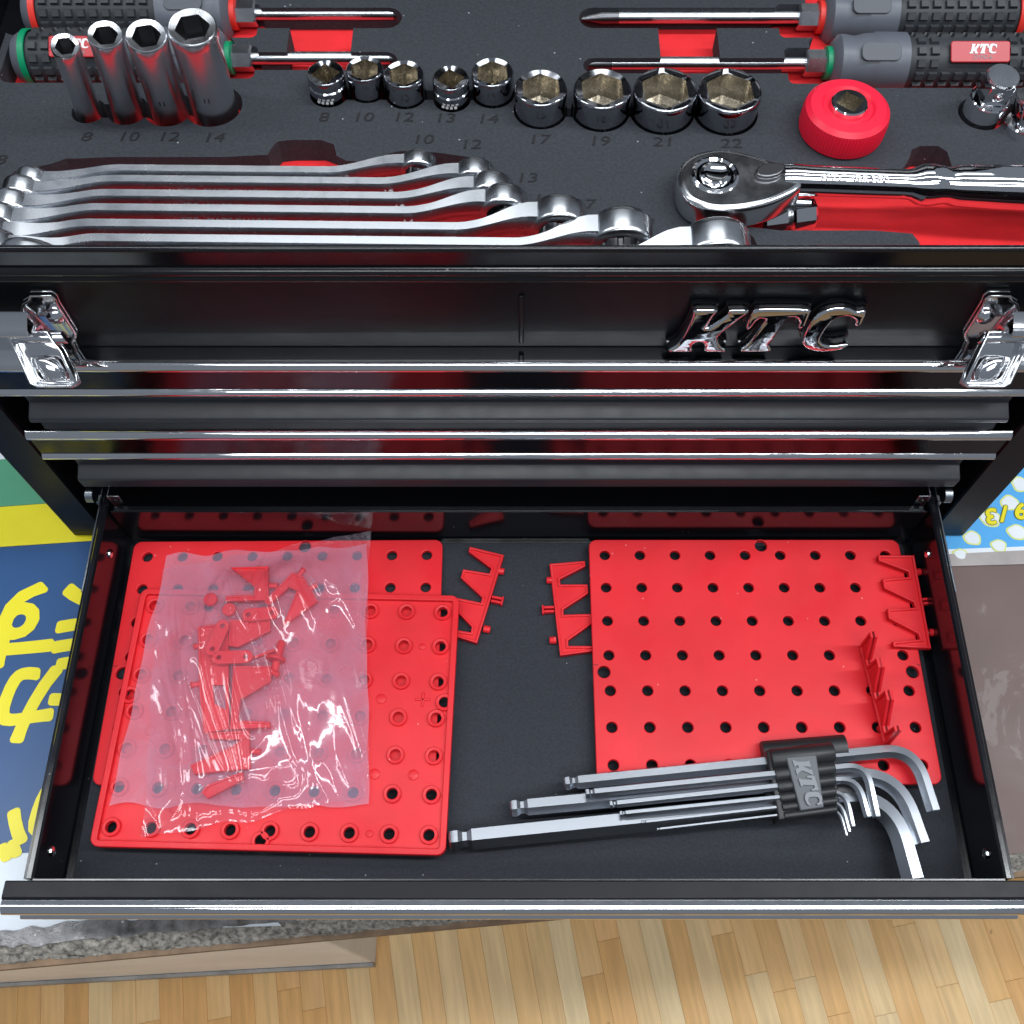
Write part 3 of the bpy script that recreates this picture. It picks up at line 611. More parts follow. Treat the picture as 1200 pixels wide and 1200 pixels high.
# ================================================================== screwdrivers
def screwdriver(label, end_u, v, direction, ring, tip_len, with_label=False, end_ring=True):
    p = P(end_u, v, .1655); root = thing('screwdriver', label, 'screwdriver', p, Matrix.Rotation(0 if direction > 0 else PI, 3, 'Z'), 'screwdrivers')
    X = Matrix.Rotation(PI/2, 4, 'Y')      # lathe axis -> +x
    def L(name, prof, material, n=32, **k): return part(name, MB().lathe(prof, n, X, **k), material, root, False, smooth=35)
    L('end_cap', [(.0001,0),(.006,.0004),(.0098,.002),(.0115,.0048),(.0120,.0065)], 'collar')
    L('end_ring', [(.0120,.0065),(.0127,.0066),(.0128,.0094),(.0122,.0096)], ring)
    L('grip', [(.0115,.0096),(.0117,.0105),(.0117,.0645),(.0119,.066)], 'grip')
    mb = MB(); nA = 14
    for i in range(9):
        for k in range(nA):
            a0 = 2*PI*(k+.14)/nA; a1 = 2*PI*(k+.86)/nA; x0 = .0112+i*.00595; x1 = x0+.0045
            if with_label and .020 < x0 < .050 and abs(((a0+a1)/2-(LABEL_A if direction > 0 else PI-LABEL_A)+PI) % (2*PI)-PI) < .55: continue
            def q(x, a, r): return (x, r*math.cos(a), r*math.sin(a))
            da = (a1-a0)*.16
            mb.add([q(x0,a0,.0114),q(x1,a0,.0114),q(x1,a1,.0114),q(x0,a1,.0114),q(x0+.0006,a0+da,.0131),q(x1-.0006,a0+da,.0131),q(x1-.0006,a1-da,.0131),q(x0+.0006,a1-da,.0131)],
                   [(4,5,6,7),(0,1,5,4),(1,2,6,5),(2,3,7,6),(3,0,4,7)])
    part('grip_pads', mb, 'grip', root, False, smooth=20)
    L('collar', [(.0119,.066),(.0133,.0664),(.0135,.080),(.0130,.0808),(.0128,.085),(.0116,.090),(.0125,.0945),(.0124,.097),(.0095,.0995),(.007,.100)], 'collar')
    mbx = flat(rrect(.071, .089, -.0042, .0042, .003), (), 0, .0008, .0003); mbx.transform(Matrix.Rotation(LABEL_A-PI/2 if direction > 0 else PI/2-LABEL_A, 4, 'X') @ Matrix.Translation((0, 0, .0128)))
    part('thumb_recess', mbx, 'thumb', root, False)
    L('front_ring', [(.006,.0985),(.0074,.0990),(.0074,.1022),(.005,.1026)], ring)
    part('bolster', MB().lathe([(.0001,.1018),(.0056,.1018),(.0060,.1024),(.0060,.1108),(.0054,.1118),(.0001,.1118)], 6, X @ Matrix.Rotation(PI/6, 4, 'Z')), 'steel', root, False, smooth=20)
    xe_ = .1118+tip_len
    part('shaft', MB().lathe([(.0029,.111),(.0029,xe_-.022)], 20, X, cap0=True, cap1=True), 'steel', root, False)
    tip = MB(); tip.sweep([(xe_-.022,0,0),(xe_-.014,0,0),(xe_-.006,0,0),(xe_,0,0)], [circ(16,.0029), circ(16,.0030), [(a*.9,b*.45) for a,b in circ(16,.0026)], [(a*.7,b*.2) for a,b in circ(16,.0024)]])
    part('tip', tip, 'dark_bare', root, False)
    if with_label:
        sg = 1 if direction > 0 else -1
        lm = flat(rrect(.0215, .0485, -.0048, .0048, .0012), (), 0, .0011, .0004)
        Rm = Matrix.Rotation(sg*(LABEL_A-PI/2), 4, 'X') @ Matrix.Translation((0, 0, .0122))
        lm.transform(Rm); lb = part('name_label', lm, 'label_red', root, False)
        for poly in ktc(.0125):
            me = flat(poly, (), 0, .00015); me.transform(Rm @ Matrix.Translation((.034, sg*.0012, .0012)) @ Matrix.Rotation(0 if sg > 0 else PI, 4, 'Z')); part('letter', me, 'white_ink', lb, False, smooth=0)
        me = text_mesh('D1M2-6', .0026, .00005); me.transform(Rm @ Matrix.Translation((.034, -sg*.0026, .0012)) @ Matrix.Rotation(0 if sg > 0 else PI, 4, 'Z')); part('model_text', me, M['emboss'], lb, False, smooth=0)
LABEL_A = PI/2+.5
screwdriver('screwdriver with red rings lying behind the tall deep sockets', 30, 16, 1, 'ring_red', .088)
screwdriver('screwdriver with green rings lying behind the tall deep sockets', 18, 68, 1, 'ring_green', .086, True)
screwdriver('screwdriver with red rings pointing away from the red knob', 1206, 20, -1, 'ring_red', .108)
screwdriver('screwdriver with green rings and red KTC label behind the red knob', 1222, 74, -1, 'ring_green', .112, True)

# ================================================================== spinner knob, drive adapters
p = P(995, 123, .184); kn = thing('spinner_knob', 'round red ribbed plastic spinner knob with chrome square socket', 'spinner knob', (p.x, p.y, FZ+.0004))
r = 51/1200*D_of(p); hh = .184-FZ-.0004; n = 160
def rib(k, h): return (1 if k % 2 else .972) if .0015 < h < hh-.0035 else 1
part('knob', MB().lathe([(r*.9,0),(r*.98,.0006),(r,.0022),(r,hh-.0042),(r*.965,hh-.002),(r*.86,hh-.0003),(r*.62,hh),(r*.56,hh-.0012),(r*.45,hh-.0012),(r*.42,hh-.0005)], n, None, True, rmod=rib), 'spin_red', kn, False, smooth=30)
sr = r*.42; mb = MB().lathe([(sr,hh-.004),(sr,hh+.0012),(sr*.93,hh+.0018)], 48); o = len(mb.v); sq = hexring(sr*.80, 48, .1, 4)
mb.v += [Vector((a,b,hh+.0018)) for a,b in sq]; mb.f += [(o-48+k, o-48+(k+1)%48, o+(k+1)%48, o+k) for k in range(48)]
part('chrome_insert', mb, 'chrome', kn, False, smooth=35)
part('square_recess', MB().add([(a,b,hh+.0018) for a,b in sq]+[(a,b,hh-.007) for a,b in sq], [(k,(k+1)%48,48+(k+1)%48,48+k) for k in range(48)]+[tuple(range(48,96))]), 'bronze', kn, False, smooth=25)

def adapter(label, bu, bv, tu, tv, zt, r, cap):
    b = P(bu, bv, FZ); t = P(tu, tv, zt); d = (t-b).normalized(); foot = b-d*((b.z-RZ-.0008)/d.z); Ltot = (t-foot).length
    x = Vector((1,0,0)); x = (x-d*x.dot(d)).normalized(); rot = Matrix((x, d.cross(x), d)).transposed()
    root = thing('drive_adapter', label, 'drive adapter', foot, rot, 'drive adapters')
    part('sleeve', MB().lathe([(r*.9,0),(r,.001),(r,Ltot-.0135),(r*.985,Ltot-.013)], 36, cap0=True), 'chrome', root, False)
    part('shoulder', MB().lathe([(r*.985,Ltot-.013),(r*.93,Ltot-.0125),(r*.5,Ltot-.0122)], 36), 'chrome', root, False)
    a = r*.62; part('square_drive', MB().box(-a,a,-a,a,Ltot-.0124,Ltot-.002), 'chrome', root, False, bevel=.0006)
    part('detent_ball', MB().lathe([(.0026,0),(.0022,.0002),(.0016,.0001),(.0013,.0010),(.0001,.0014)], 16, Matrix.Translation((0,-a-.0001,Ltot-.0072)) @ Matrix.Rotation(PI/2, 4, 'X')), 'steel', root, False)
    part('round_end', MB().lathe([(a*1.22,Ltot-.0022),(a*1.28,Ltot-.0012),(a*1.22,Ltot-.0002),(a*.3,Ltot),(.0001,Ltot)], 32, cap0=True), 'steel', root, False)
adapter('chrome drive adapter with detent ball beside the red knob, standing upright', 1150, 133, 1177, 88, .192, .0088, True)
adapter('wider chrome drive adapter cut off by the tray end, behind the ratchet handle', 1203, 150, 1214, 110, .186, .0098, True)

# ================================================================== offset box wrenches
def wrench(label, num, xl, xr, vy, vmid, size, k):
    "xl/xr: pixel columns of the ring centres; vy: pixel row of the shank's upper edge"
    z0 = .1755; c = P((xl+xr)/2, vmid, z0); ln = (P(xr, vmid, z0)-P(xl, vmid, z0)).length
    th = math.radians(62)                         # the flat leans back from upright
    V = Vector((0, math.cos(th), math.sin(th))); Nn = Vector((0, math.sin(th), -math.cos(th))); Nn = Vector((0, .995, .10))
    slope = math.radians(-1.6+.0*k); Xd = Vector((math.cos(slope), math.sin(slope), 0))
    Nn = Nn.normalized(); V = Nn.cross(Xd).normalized()*-1 if Nn.cross(Xd).z < 0 else Nn.cross(Xd).normalized()
    rot = Matrix((Xd, Nn, V)).transposed()
    root = thing('box_wrench', label, 'wrench', c-V*.006, rot, 'offset box wrenches')
    ro = size*.86; ri = size*.60; ht = size*.40; off = .0045+size*.16; L2 = ln/2
    bw, bt = .0040+size*.14, .0017+size*.045        # half height (V) and half thickness (N)
    path = []; 
    def nn(x):
        e = .030
        if x > L2-ro-e: t = min(1, (x-(L2-ro-e))/e); return off*(t*t*(3-2*t))
        if x < -(L2-ro-e): t = min(1, (-(L2-ro-e)-x)/e); return -off*.8*(t*t*(3-2*t))
        return 0
    N_ = 60; xs_ = [-(L2-ro*.75)+(2*L2-1.5*ro)*i/N_ for i in range(N_+1)]
    sec = []
    for x in xs_:
        t = min(1, max(0, (abs(x)-(L2-ro-.020))/.022)); t = t*t*(3-2*t); w_ = bw+(ro*.70-bw)*t; tt = bt+(ht*.85-bt)*t
        sec.append([(a*tt, b*w_) for a, b in [(-.75,-1),(.75,-1),(1,-.7),(1,.7),(.75,1),(-.75,1),(-1,.7),(-1,-.7)]])
    mb = MB().sweep([(x, nn(x), .006) for x in xs_], sec)
    part('shank', mb, 'steel', root, False, smooth=50)
    for sg in (-1, 1):
        R_ = Matrix.Translation((sg*L2, nn(sg*L2), .006)) @ Matrix.Rotation(PI/2, 4, 'X')
        mbr = MB().lathe([(ri,-ht),(ro*.93,-ht),(ro*.985,-ht*.86),(ro,-ht*.6),(ro,ht*.6),(ro*.985,ht*.86),(ro*.93,ht),(ri,ht)], 40, R_)
        rg = part('ring', mbr, 'steel', root, False, smooth=50)
        nT = 72; tw = MB().lathe([(ri,-ht),(ri,ht)], nT, R_, rmod=lambda k_, h: 1 if k_ % 6 in (0, 1, 2) else .93)
        part('teeth', tw, 'dark_bare', rg, False, smooth=20)
    me = text_mesh(num, .005, .00008); me.transform(Matrix.Translation((L2*.62, -bt-.0001, .006)) @ Matrix.Rotation(PI/2, 4, 'X')); part('size_stamp', me, 'white_ink', root, False, smooth=0)
    me = text_mesh('KTC   MADE IN JAPAN', .0036, .00006, 1.1); me.transform(Matrix.Translation((-.01, -bt-.0001, .0065)) @ Matrix.Rotation(PI/2, 4, 'X')); part('maker_stamp', me, 'emboss', root, False, smooth=0)
WR = [('10',42,490,0,207,.0090),('12',30,556,0,220,.0103),('13',18,575,0,237,.0110),('14',4,590,0,254,.0118),('17',-10,655,0,273,.0140),('19',-6,728,0,291,.0155),('22',40,838,0,308,.0170)]
WLAB = ['slimmest offset box wrench, along the far side of the red pocket', 'offset box wrench just in front of the slimmest one', 'offset box wrench third from the pocket far side', 'offset box wrench in the middle of the nested row',
        'thick offset box wrench with toothed ring opening showing red', 'second thickest offset box wrench, touching the chest rim', 'thickest offset box wrench, mostly hidden behind the chest rim']
for k, (s, xl, xr, _, vm, sz) in enumerate(WR): wrench(WLAB[k], s, xl, xr, 0, vm, sz, k)

# ================================================================== ratchet
RT = .1835
a, b = P(838, 205, RT), P(1260, 222, RT); rot = axis_mtx(a, b).to_3x3()
rt = thing('ratchet_handle', 'chrome ratchet wrench with teardrop head lying in red foam pocket', 'ratchet', (a.x, a.y, RZ+.0005))
hd = chaikin(px_poly([(793,206),(797,190),(812,178),(838,172),(868,175),(900,185),(932,203),(944,209),(938,222),(905,238),(868,245),(835,246),(808,236),(797,222)], RT), 2)
part('head', flat(hd, (), RT-.013, RT, .0026, 3), 'ratchet_chrome', rt, smooth=60)
part('dial', MB().lathe([(.0098,0),(.0098,.0008),(.0088,.0012),(.0078,.0003),(.0066,.0003),(.0062,.0013),(.005,.0016),(.0035,.0010),(.0001,.0010)], 40, Matrix.Translation((a.x, a.y, RT-.0002))), 'chrome', rt, smooth=30)
lv = flat(chaikin(px_poly([(884,201),(897,194),(922,196),(914,208),(900,212),(886,210)], RT)), (), RT, RT+.0022, .0008, 2); part('switch_lever', lv, 'dark_bare', rt)
a2, b2 = P(928, 211, RT-.004), P(1290, 224, RT-.004); Lh = (b2-a2).length
prof = [(.0001,-.004),(.0062,-.004),(.0066,0),(.0062,.008),(.0060,.046),(.0062,.049),(.0082,.053),(.0086,.057),(.0080,.061),(.0074,.064),(.0084,.068),(.0092,.085),(.0096,.11),(.0092,Lh),(.0001,Lh+.003)]
part('handle', MB().lathe(prof, 36, axis_mtx(a2, b2)), 'chrome', rt, smooth=45)
q = P(1003, 209, RT+.0022); me = text_mesh('KTC  BR390', .0044, .00005, 1.2); me.transform(Matrix.Translation(q) @ Matrix.Rotation(math.radians(-2), 4, 'Z') @ Matrix.Rotation(.25, 4, 'X')); part('engraving', me, 'white_ink', rt, smooth=0)
uj = thing('universal_joint', 'small chrome universal joint tucked under the ratchet head', 'universal joint', P(920, 255, RZ+.0005))
for (u0, v0, u1, v1, r_) in ((890,257,921,253,.0066),(924,253,953,249,.0070)):
    A, B = P(u0, v0, RZ+.0085), P(u1, v1, RZ+.0085); L_ = (B-A).length
    part('yoke', MB().lathe([(.0001,0),(r_*.8,0),(r_,.0012),(r_,L_-.0012),(r_*.85,L_),(.0001,L_)], 8, axis_mtx(A, B, PI/8)), 'chrome', uj, smooth=20)
A, B = P(917, 253, RZ+.0085), P(927, 252.5, RZ+.0085)
part('spring', MB().lathe([(.0052,0),(.0058,.0006),(.0052,.0012),(.0058,.0018),(.0052,.0024),(.0058,.003),(.0052,.0036)], 24, axis_mtx(A, B)), 'steel', uj)

# ================================================================== drawer contents
lm = thing('drawer_liner', 'black textured mat lining the open drawer', 'liner', (0, .155, LZ))
part('mat', flat(rrect(-.2215, .2215, .0612, .2485, .003), (), LZ+.0002, LZ+.0015, .0004), 'liner', lm)
ZL = LZ+.0015
BW, BH, PT = .176, .1372, .0198
def board(label, corner, rot, z, up=True):
    "pegboard 176 x 137; corner = upper left; up: smooth face up, else bosses up"
    root = thing('pegboard', label, 'pegboard', (corner[0], corner[1], z), Matrix.Rotation(rot, 3, 'Z'), 'red pegboards')
    holes = []; pos = []
    for i in range(9):
        for j in range(7):
            x, y = .0088+i*PT, -.0096-j*.01965; pos.append((x, y)); holes.append([(x+a_, y+b_) for a_, b_ in circ(18, .0029)])
    big = [(BW/2+.0095, -.0038), (.0058, -BH/2-.0108+.0015), (BW-.0052, -BH/2-.0108+.0015)]
    if not up: big = [(BW/2-.004, -BH+.005), (BW-.0050, -.060), (.0050, -.060)]
    for x, y in big:
        holes.append([(x+a_, y+b_) for a_, b_ in circ(20, .0034)])
    out = rrect(0, BW, -BH, 0, .0045)
    T = .0030
    if up:
        # slits from the edge to the larger holes are darker red strips laid on top, shade put into the colour
        me = flat(out, holes, 0, T, .0005, 2); part('panel', me, 'red', root, False, smooth=40)
        sl = [MB().box(big[0][0]-.0004, big[0][0]+.0004, big[0][1]+.0032, -.0002, T, T+.00008), MB().box(.0002, big[1][0]-.003, big[1][1]+.0035, big[1][1]+.0042, T, T+.00008), MB().box(big[2][0]+.003, BW-.0002, big[2][1]+.0035, big[2][1]+.0042, T, T+.00008)]
        for m_ in sl: part('slit', m_, mat('slit shade red', (.32, .008, .012), .6), root, False)
        part('mould_mark', flat(rrect(.0165, .0225 if 0 else .0190, -.0195, -.0170, .001), (), T, T+.00015), 'red', root, False)
    else:
        part('panel', flat(out, holes, 0, .0022, .0003), 'red', root, False, smooth=40)
        part('edge_rib', flat(out, [inset(out, .0032)], .0022, .0048, .0005, 2), 'red', root, False, smooth=50)
        for x, y in pos+[(b_[0], b_[1]) for b_ in big]:
            r_ = .0046; part('boss', MB().lathe([(.0029,.0022),(.0029,.0040),(.0034,.0042),(r_-.0003,.0042),(r_,.0039),(r_,.0022)], 20, Matrix.Translation((x, y, 0))), 'red', root, False)
        for i in range(26):
            x, y = random.choice(pos); x += PT/2*random.choice((-1, 1)); y += .0098*random.choice((-1, 0, 1))
            if .008 < x < BW-.008 and -BH+.008 < y < -.008:
                r_ = random.choice((.0018, .0027)); part('ejector_mark', MB().lathe([(r_,.0022),(r_,.0029),(r_-.0003,.0031),(.0001,.0031)], 16, Matrix.Translation((x, y, 0))), 'red', root, False)
        x, y = BW-.0165, -.0585
        for a_ in (0, PI/2): part('cross_mark', MB().box(-.0040,.0040,-.0007,.0007,.0022,.0030).xf(Matrix.Translation((x, y, 0)) @ Matrix.Rotation(a_, 4, 'Z')), 'red', root, False, bevel=.0003)
    return root
board('red pegboard lying smooth side up under the hex key set', (.0397, .2466), 0, ZL+.0055, True)
board('red pegboard under the ribbed board, smooth side up against the drawer back', (-.2195, .2468), math.radians(.4), ZL+.0025, True)
board('red pegboard turned over with its ribbed underside up beneath the plastic bag', (-.2087, .2158), math.radians(-1.4), ZL+.0062, False)

# ---- hooks: comb plates with pegs (spine along +y, teeth to -x, pegs to +x)
HK = [(105,225),(295,215),(295,245),(155,315),(158,345),(300,350),(300,400),(165,485),(165,515),(310,515),(312,565),(180,655),(180,685),(320,690),(320,715),(135,735)]
HP = [(-(x-112)/510*.0545, -(y-480)/510*.0545) for x, y in HK]
def hook(label, loc, rot):
    root = thing('comb_hook', label, 'hook', loc, rot, 'red comb hooks')
    web = HP if area(HP) > 0 else HP[::-1]
    part('web', flat(web, (), .0012, .0024), 'red', root, False)
    part('rim', flat(web, [inset(web, .0013)], 0, .0038, .0004), 'red', root, False, smooth=40)
    for y, split in ((.0178,0),(0,1),(-.0178,0)):
        X = Matrix.Translation((-.0008, y, .0019)) @ Matrix.Rotation(PI/2, 4, 'Y')
        if split:
            for d in (-.0012, .0012): part('peg', MB().box(-.0005, .0052, d-.0007, d+.0007, -.0016, .0016).xf(Matrix.Translation((0, y, .0019))), 'red', root, False, bevel=.0003)
            part('peg_head', MB().box(.0052, .0062, -.0026, .0026, -.0017, .0017).xf(Matrix.Translation((0, y, .0019))), 'red', root, False, bevel=.0003)
        else: part('peg', MB().lathe([(.0020,0),(.0020,.003),(.0017,.0036),(.0001,.0037)], 16, X), 'red', root, False)
    return root
RZm = lambda d: Matrix.Rotation(math.radians(d), 3, 'Z')
FL = Matrix.Rotation(PI, 3, 'Y')
p = P(577, 704, ZL+.0005); hook('red comb hook lying on the liner beside the ribbed pegboard', (p.x, p.y, ZL+.0004), RZm(-12))
p = P(648, 716, ZL+.0005); hook('red comb hook lying on the liner with teeth under a pegboard', (p.x, p.y, ZL+.0042), FL @ RZm(-2))
p = P(1081, 706, ZL+.010); hook('red comb hook lying flat at the edge of the smooth pegboard', (p.x, p.y, ZL+.0090), RZm(3))
p = P(1019, 815, ZL+.0085); hook('red comb hook standing upright, pegged into the smooth pegboard', (p.x, p.y, ZL+.0095), RZm(4) @ Matrix.Rotation(PI/2, 3, 'Y'))

# ---- plastic parts in the bag
BGZ = ZL+.0115
def bagpart(name, label, pts, off, sc, dz, hole=None, pegs=(), th=.0034):
    z = BGZ+dz+.001; pl = [tuple(P(u, v, z).xy) for u, v in zpx(pts, off[0], off[1], sc)]
    if area(pl) < 0: pl = pl[::-1]
    c = Vector((sum(p[0] for p in pl)/len(pl), sum(p[1] for p in pl)/len(pl), z))
    root = thing(name, label, 'plastic part', c, None, 'red plastic parts in the bag')
    hs = [[tuple(P(u, v, z).xy) for u, v in zpx(hole, off[0], off[1], sc)]] if hole else []
    part('plate', flat(pl, hs, z+.0006, z+th-.0010), 'red', root); part('rim', flat(pl, [inset(pl, .0011)], z, z+th, .0003), 'red', root, smooth=40)
    for (u0, v0), (u1, v1) in pegs:
        a_, b_ = (P(u, v, z+th*.5) for u, v in zpx([(u0, v0), (u1, v1)], off[0], off[1], sc)); L_ = (b_-a_).length
        part('peg', MB().lathe([(.0015,0),(.0015,L_-.0008),(.0019,L_-.0006),(.0016,L_),(.0001,L_)], 14, axis_mtx(a_, b_)), 'red', root)
O1 = ((200, 620), 4.615)
bagpart('angle_hook', 'red flag-shaped plastic hook in bag, topmost of the clear bag pieces', [(330,220),(535,215),(535,395),(305,402),(305,372),(458,368),(462,325)], *O1, .001, None, [((535,305),(582,308))])
bagpart('angle_hook', 'red plastic hook tilted diagonally inside the clear bag', [(512,402),(665,245),(725,270),(800,400),(612,535),(688,345),(645,325),(535,425)], *O1, .002, None, [((690,255),(722,215)),((745,330),(790,300))])
bagpart('angle_hook', 'red triangular plastic hook behind the small link plates in bag', [(325,500),(545,500),(545,560),(372,648),(320,640)], *O1, .0, None)
bagpart('holder_plate', 'largest red plastic plate with a window in the clear bag', [(155,540),(250,525),(318,560),(325,1090),(190,1112),(165,900)], *O1, -.0005, [(232,850),(300,850),(305,985),(240,950)], [((158,632),(125,635)),((166,835),(110,845))])
bagpart('angle_hook', 'red flag-shaped plastic hook beside the windowed plate in bag', [(345,750),(548,750),(548,832),(382,932),(372,1045),(542,1050),(545,1080),(330,1092)], *O1, .002, None, [((545,770),(585,790))])
O2 = ((80, 800), 4.615)
bagpart('angle_hook', 'lowest red plastic hook in the clear bag, below the windowed plate', [(765,280),(985,265),(992,472),(690,502),(668,455),(895,350),(938,318),(775,312)], *O2, .0, None, [((990,370),(1040,375))])
bagpart('strut', 'red plastic strip in bag under the lowest hook', [(728,602),(762,560),(950,488),(958,530),(762,632)], *O2, .0018, None)
def link_plate(label, a, b, dz):
    z = BGZ+dz+.001; A_, B_ = (P(u, v, z) for u, v in zpx([a, b], *O1[0], O1[1])); d = (B_-A_).normalized(); n_ = Vector((-d.y, d.x, 0)); out = []
    for c_, a0 in ((B_, -90), (A_, 90)):
        for k in range(9):
            t = math.radians(a0+22.5*k); q_ = c_+d*(.0036*math.cos(t))+n_*(.0036*math.sin(t)); out.append((q_.x, q_.y))
    o = part('link_plate', flat(out, [[(c_.x+x, c_.y+y) for x, y in circ(12, .0013)] for c_ in (A_, B_)], z, z+.0022, .0003), 'red', None, smooth=40)
    tag(o, label, 'plastic part', 'red plastic parts in the bag')
link_plate('small red two-hole link between the upper hooks in bag', (425,470), (550,460), .004)
link_plate('small red two-hole link standing along the windowed plate in bag', (285,530), (230,655), .0045)
link_plate('small red two-hole link lying across the windowed plate in bag', (265,700), (410,695), .0045)
for (u, v), lb in (((215,380),'round red plastic pin head by the flag-shaped hook in bag'), ((315,435),'round red plastic pin head above the link plates in bag')):
    q = P(200+u/4.615, 620+v/4.615, BGZ+.006)
    pn = thing('pin', lb, 'plastic pin', (q.x, q.y, BGZ), None, 'red plastic parts in the bag')
    part('head', MB().lathe([(.0001,.0042),(.0034,.0042),(.0037,.0047),(.0037,.0062),(.0033,.0067),(.0001,.0068)], 24), 'red', pn, False)
    part('stem', MB().lathe([(.0014,0),(.0014,.0042)], 12, cap0=True), 'red', pn, False)
q = P(200+585/4.615, 620+700/4.615, BGZ); cl = thing('clip_pin', 'red flanged plastic clip with thin arm in bag', 'plastic clip', (q.x, q.y, BGZ), RZm(-8), 'red plastic parts in the bag')
part('stem', MB().lathe([(.0001,-.010),(.0019,-.010),(.0022,-.002),(.0022,.008),(.0016,.009),(.0001,.009)], 14, Matrix.Translation((0,0,.0025)) @ Matrix.Rotation(-PI/2, 4, 'X')), 'red', cl, False)
part('flange', MB().lathe([(.0001,-.0008),(.0052,-.0008),(.0055,0),(.0052,.0008),(.0001,.0008)], 20, Matrix.Translation((0,-.002,.0052)) @ Matrix.Rotation(-PI/2, 4, 'X')), 'red', cl, False)
part('arm', MB().box(-.014, 0, .0035, .0048, .001, .003).xf(Matrix.Rotation(.5, 4, 'Z')), 'red', cl, False)

# ---- clear bag: two films sealed at the rim, wrinkled, draped over the parts
CZ = [(P(u, v, 0).xy, h) for u, v, h in ((300,690,.010),(330,690,.010),(270,790,.011),(285,740,.011),(310,800,.010),(260,890,.009),(330,770,.009),(255,750,.010),(285,900,.009))]
def film(corners, nu, nv, base, puff, seed, wr):
    c = [P(u, v, BGZ+base) for u, v in corners]; vs_ = []; fs_ = []
    for j in range(nv+1):
        for i in range(nu+1):
            s_, t_ = i/nu, j/nv
            p_ = c[0]*(1-s_)*(1-t_)+c[1]*s_*(1-t_)+c[2]*s_*t_+c[3]*(1-s_)*t_
            e = min(s_, 1-s_, t_, 1-t_); k = min(1, e/.16); k = k*k*(3-2*k)
            q_ = Vector((p_.x*62+p_.y*14+seed, p_.y*15, seed*3))
            q_ = q_+Vector((noise.noise(q_*.8), noise.noise(q_*.8+Vector((9,0,0))), 0))*1.2
            rid = (1-abs(noise.noise(q_)))**5; rid2 = (1-abs(noise.noise(q_*2.3+Vector((4,4,4)))))**6
            b_ = sum(h*math.exp(-((p_.xy-o_).length/.026)**2) for o_, h in CZ)
            b_ = .0105*math.tanh(b_/.0105)
            amp = max(.25, noise.noise(Vector((p_.x*22+seed, p_.y*22, 8)))+.75)
            z = BGZ+base+k*puff*b_+wr*amp*(rid*.0030+rid2*.0012)*(.35+.65*k)+.0012*wr*noise.noise(Vector((p_.x*28, p_.y*28, seed)))
            vs_.append((p_.x+.0028*noise.noise(Vector((t_*5, seed, 0))), p_.y+.0028*noise.noise(Vector((s_*7, seed, 5))), z))
    for j in range(nv):
        for i in range(nu): fs_.append((j*(nu+1)+i, j*(nu+1)+i+1, (j+1)*(nu+1)+i+1, (j+1)*(nu+1)+i))
    return MB().add(vs_, fs_)
bg_ = thing('plastic_bag', 'crinkled clear plastic bag of small red parts on the ribbed pegboard', 'plastic bag', P(285, 800, BGZ-.004))
part('back_film', film([(196,651),(430,640),(431,945),(127,944)], 60, 70, .0005, 0, 3.3, .10), 'film_back', bg_, smooth=80)
part('front_film', film([(188,668),(432,624),(431,936),(168,982)], 150, 180, .0016, 1.0, 1.7, 1), 'film', bg_, smooth=80)

# ---- hex keys and holder
KEYS = [ # label, long-arm end px, px where it leaves the bend, short-arm end px, half width (m), z left, z right
 ('second largest hex key, nearest the smooth pegboard holes', [(661,918),(1070,877)], (1094,952), .0033, -.0245, -.0195, .020),
 ('large hex key running under the holder, bent inside the biggest bend', [(598,947),(1050,905)], (1080,990), .0041, -.0275, -.0215, .030),
 ('largest hex key with ball end touching the ribbed pegboard', [(527,985),(1042,932)], (1070,1032), .0052, -.0290, -.0225, .030),
 ('medium hex key on top of the holder, thickest of the small five', [(686,930),(1014,897)], (1027,958), .0021, -.0185, -.0130, .012),
 ('medium hex key on the holder, second of the small five', [(714,943),(1004,912)], (1017,958), .0018, -.0185, -.0135, .012),
 ('thin hex key on the holder, middle of the small five', [(726,954),(990,927)], (999,969), .0014, -.0190, -.0140, .010),
 ('thin hex key on the holder, second thinnest', [(752,964),(985,938)], (995,975), .0010, -.0195, -.0145, .009),
 ('thinnest hex key along the lower edge of the holder', [(770,972),(983,947)], (992,979), .0007, -.0200, -.0150, .008)]
HEX = circ(6, 1.12, PI/6)
for lb, ((u0, v0), (u1, v1)), (u2, v2), r, z0, z1, rb in KEYS:
    A_, B_, C_e = P(u0, v0, z0), P(u1, v1, z1), P(u2, v2, z1)
    root = thing('hex_key', lb, 'hex key', (A_+B_)/2-Vector((0,0,r)), None, 'hex keys in the holder')
    d1 = (B_-A_).normalized(); d2 = (C_e-B_).normalized(); rb = min(rb*.8, (C_e-B_).length*.6)
    pts = [A_]; sc_ = [.80]
    for x, q_ in ((.0006,.95),(.0016,1.0),(.0028,.98),(.0042,.74),(.0056,.72),(.0072,1.0)): pts.append(A_+d1*(x*r/.0033)); sc_.append(q_)
    S_, E_ = B_-d1*rb, B_+d2*rb
    for k in range(13):
        t = k/12; pts.append(S_*(1-t)**2+B_*2*t*(1-t)+E_*t*t); sc_.append(1)
    pts += [C_e-d2*.0006, C_e]; sc_ += [1, .9]
    # flats up: hexagon with a flat on top for large keys as they lie
    part('bar', MB().sweep(pts, [[(a_*r*q_, b_*r*q_) for a_, b_ in circ(6, 1.13, .20)] for q_ in sc_]), 'keysteel', root, smooth=20)
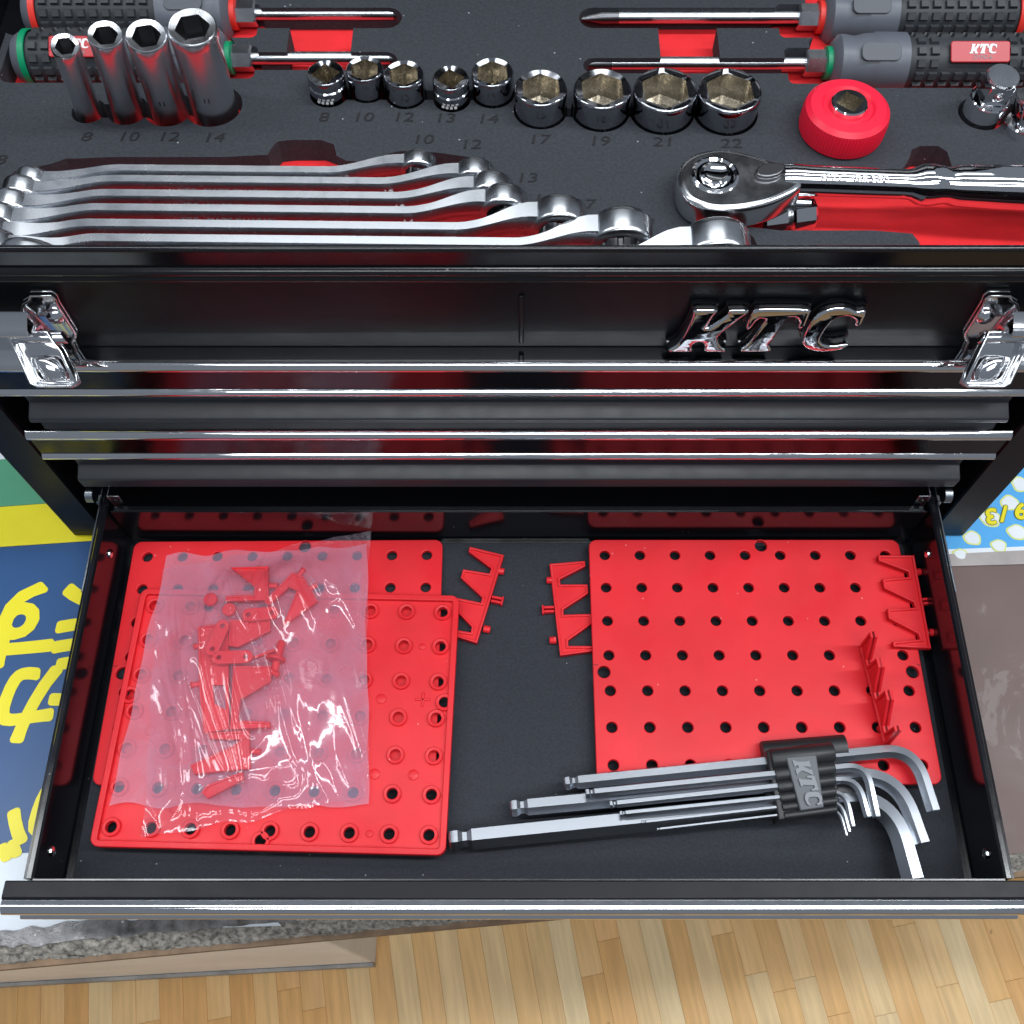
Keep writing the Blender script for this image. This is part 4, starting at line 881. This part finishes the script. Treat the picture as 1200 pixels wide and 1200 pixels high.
hd_ = thing('hex_key_holder', 'black plastic hex key holder with grey KTC tab', 'holder', P(940, 920, -.03), None)
def hz(v): return 0
zt_ = -.0105
HB = [tuple(P(u, v, zt_).xy) for u, v in ((902,888),(972,880),(980,945),(922,957))]
rows = [(885,.0048),(899,.0034),(912,.0030),(924,.0026),(935,.0022),(944,.0020)]
base = flat([tuple(P(u, v, -.016).xy) for u, v in ((897,880),(974,868),(984,948),(912,962))], (), -.0285, -.0145, .0012, 2); part('body', base, 'holder', hd_, smooth=40)
for v, r in ((881,.0050),(899,.0036),(913,.0031),(926,.0026),(937,.0022),(947,.0019)):
    t_ = (v-881)/66; A_, B_ = P(903+16*t_, v+9, -.0150), P(976+4*t_, v+1, -.0145)
    L_ = (B_-A_).length; part('clip_barrel', MB().lathe([(.0001,0),(r*.92,0),(r,.0006),(r,L_-.0006),(r*.92,L_),(.0001,L_)], 24, axis_mtx(A_, B_)), 'holder', hd_, smooth=40)
A_, B_ = P(893, 884, -.0245), P(990, 876, -.0225); part('clip_barrel', MB().lathe([(.0001,0),(.0062,0),(.0066,.0008),(.0066,(B_-A_).length)], 24, axis_mtx(A_, B_), cap1=True), 'holder', hd_)
A_, B_ = P(895, 938, -.026), P(1012, 924, -.025); part('clip_barrel', MB().lathe([(.0001,0),(.0066,0),(.0072,.0008),(.0072,(B_-A_).length)], 24, axis_mtx(A_, B_), cap1=True), 'holder', hd_)
tabp = [P(921,887,-.0098), P(957,884,-.0098), P(966,946,-.0112), P(938,950,-.0112)]
mb = MB().add(tabp+[p_+Vector((0,0,-.004)) for p_ in tabp], [(0,1,2,3),(7,6,5,4)]+[(i,4+i,4+(i+1)%4,(i+1)%4) for i in range(4)])
tabo = part('tab', mb, 'holder_grey', hd_, bevel=.0006)
cen = sum(tabp, Vector())/4
for poly in ktc(.0235):
    me = flat(poly, (), 0, .0003); me.transform(Matrix.Translation(cen+Vector((.0004, 0, .0006))) @ Matrix.Rotation(math.radians(-78), 4, 'Z') @ Matrix.Rotation(.02, 4, 'Y')); part('letter', me, 'emboss', tabo, smooth=0)
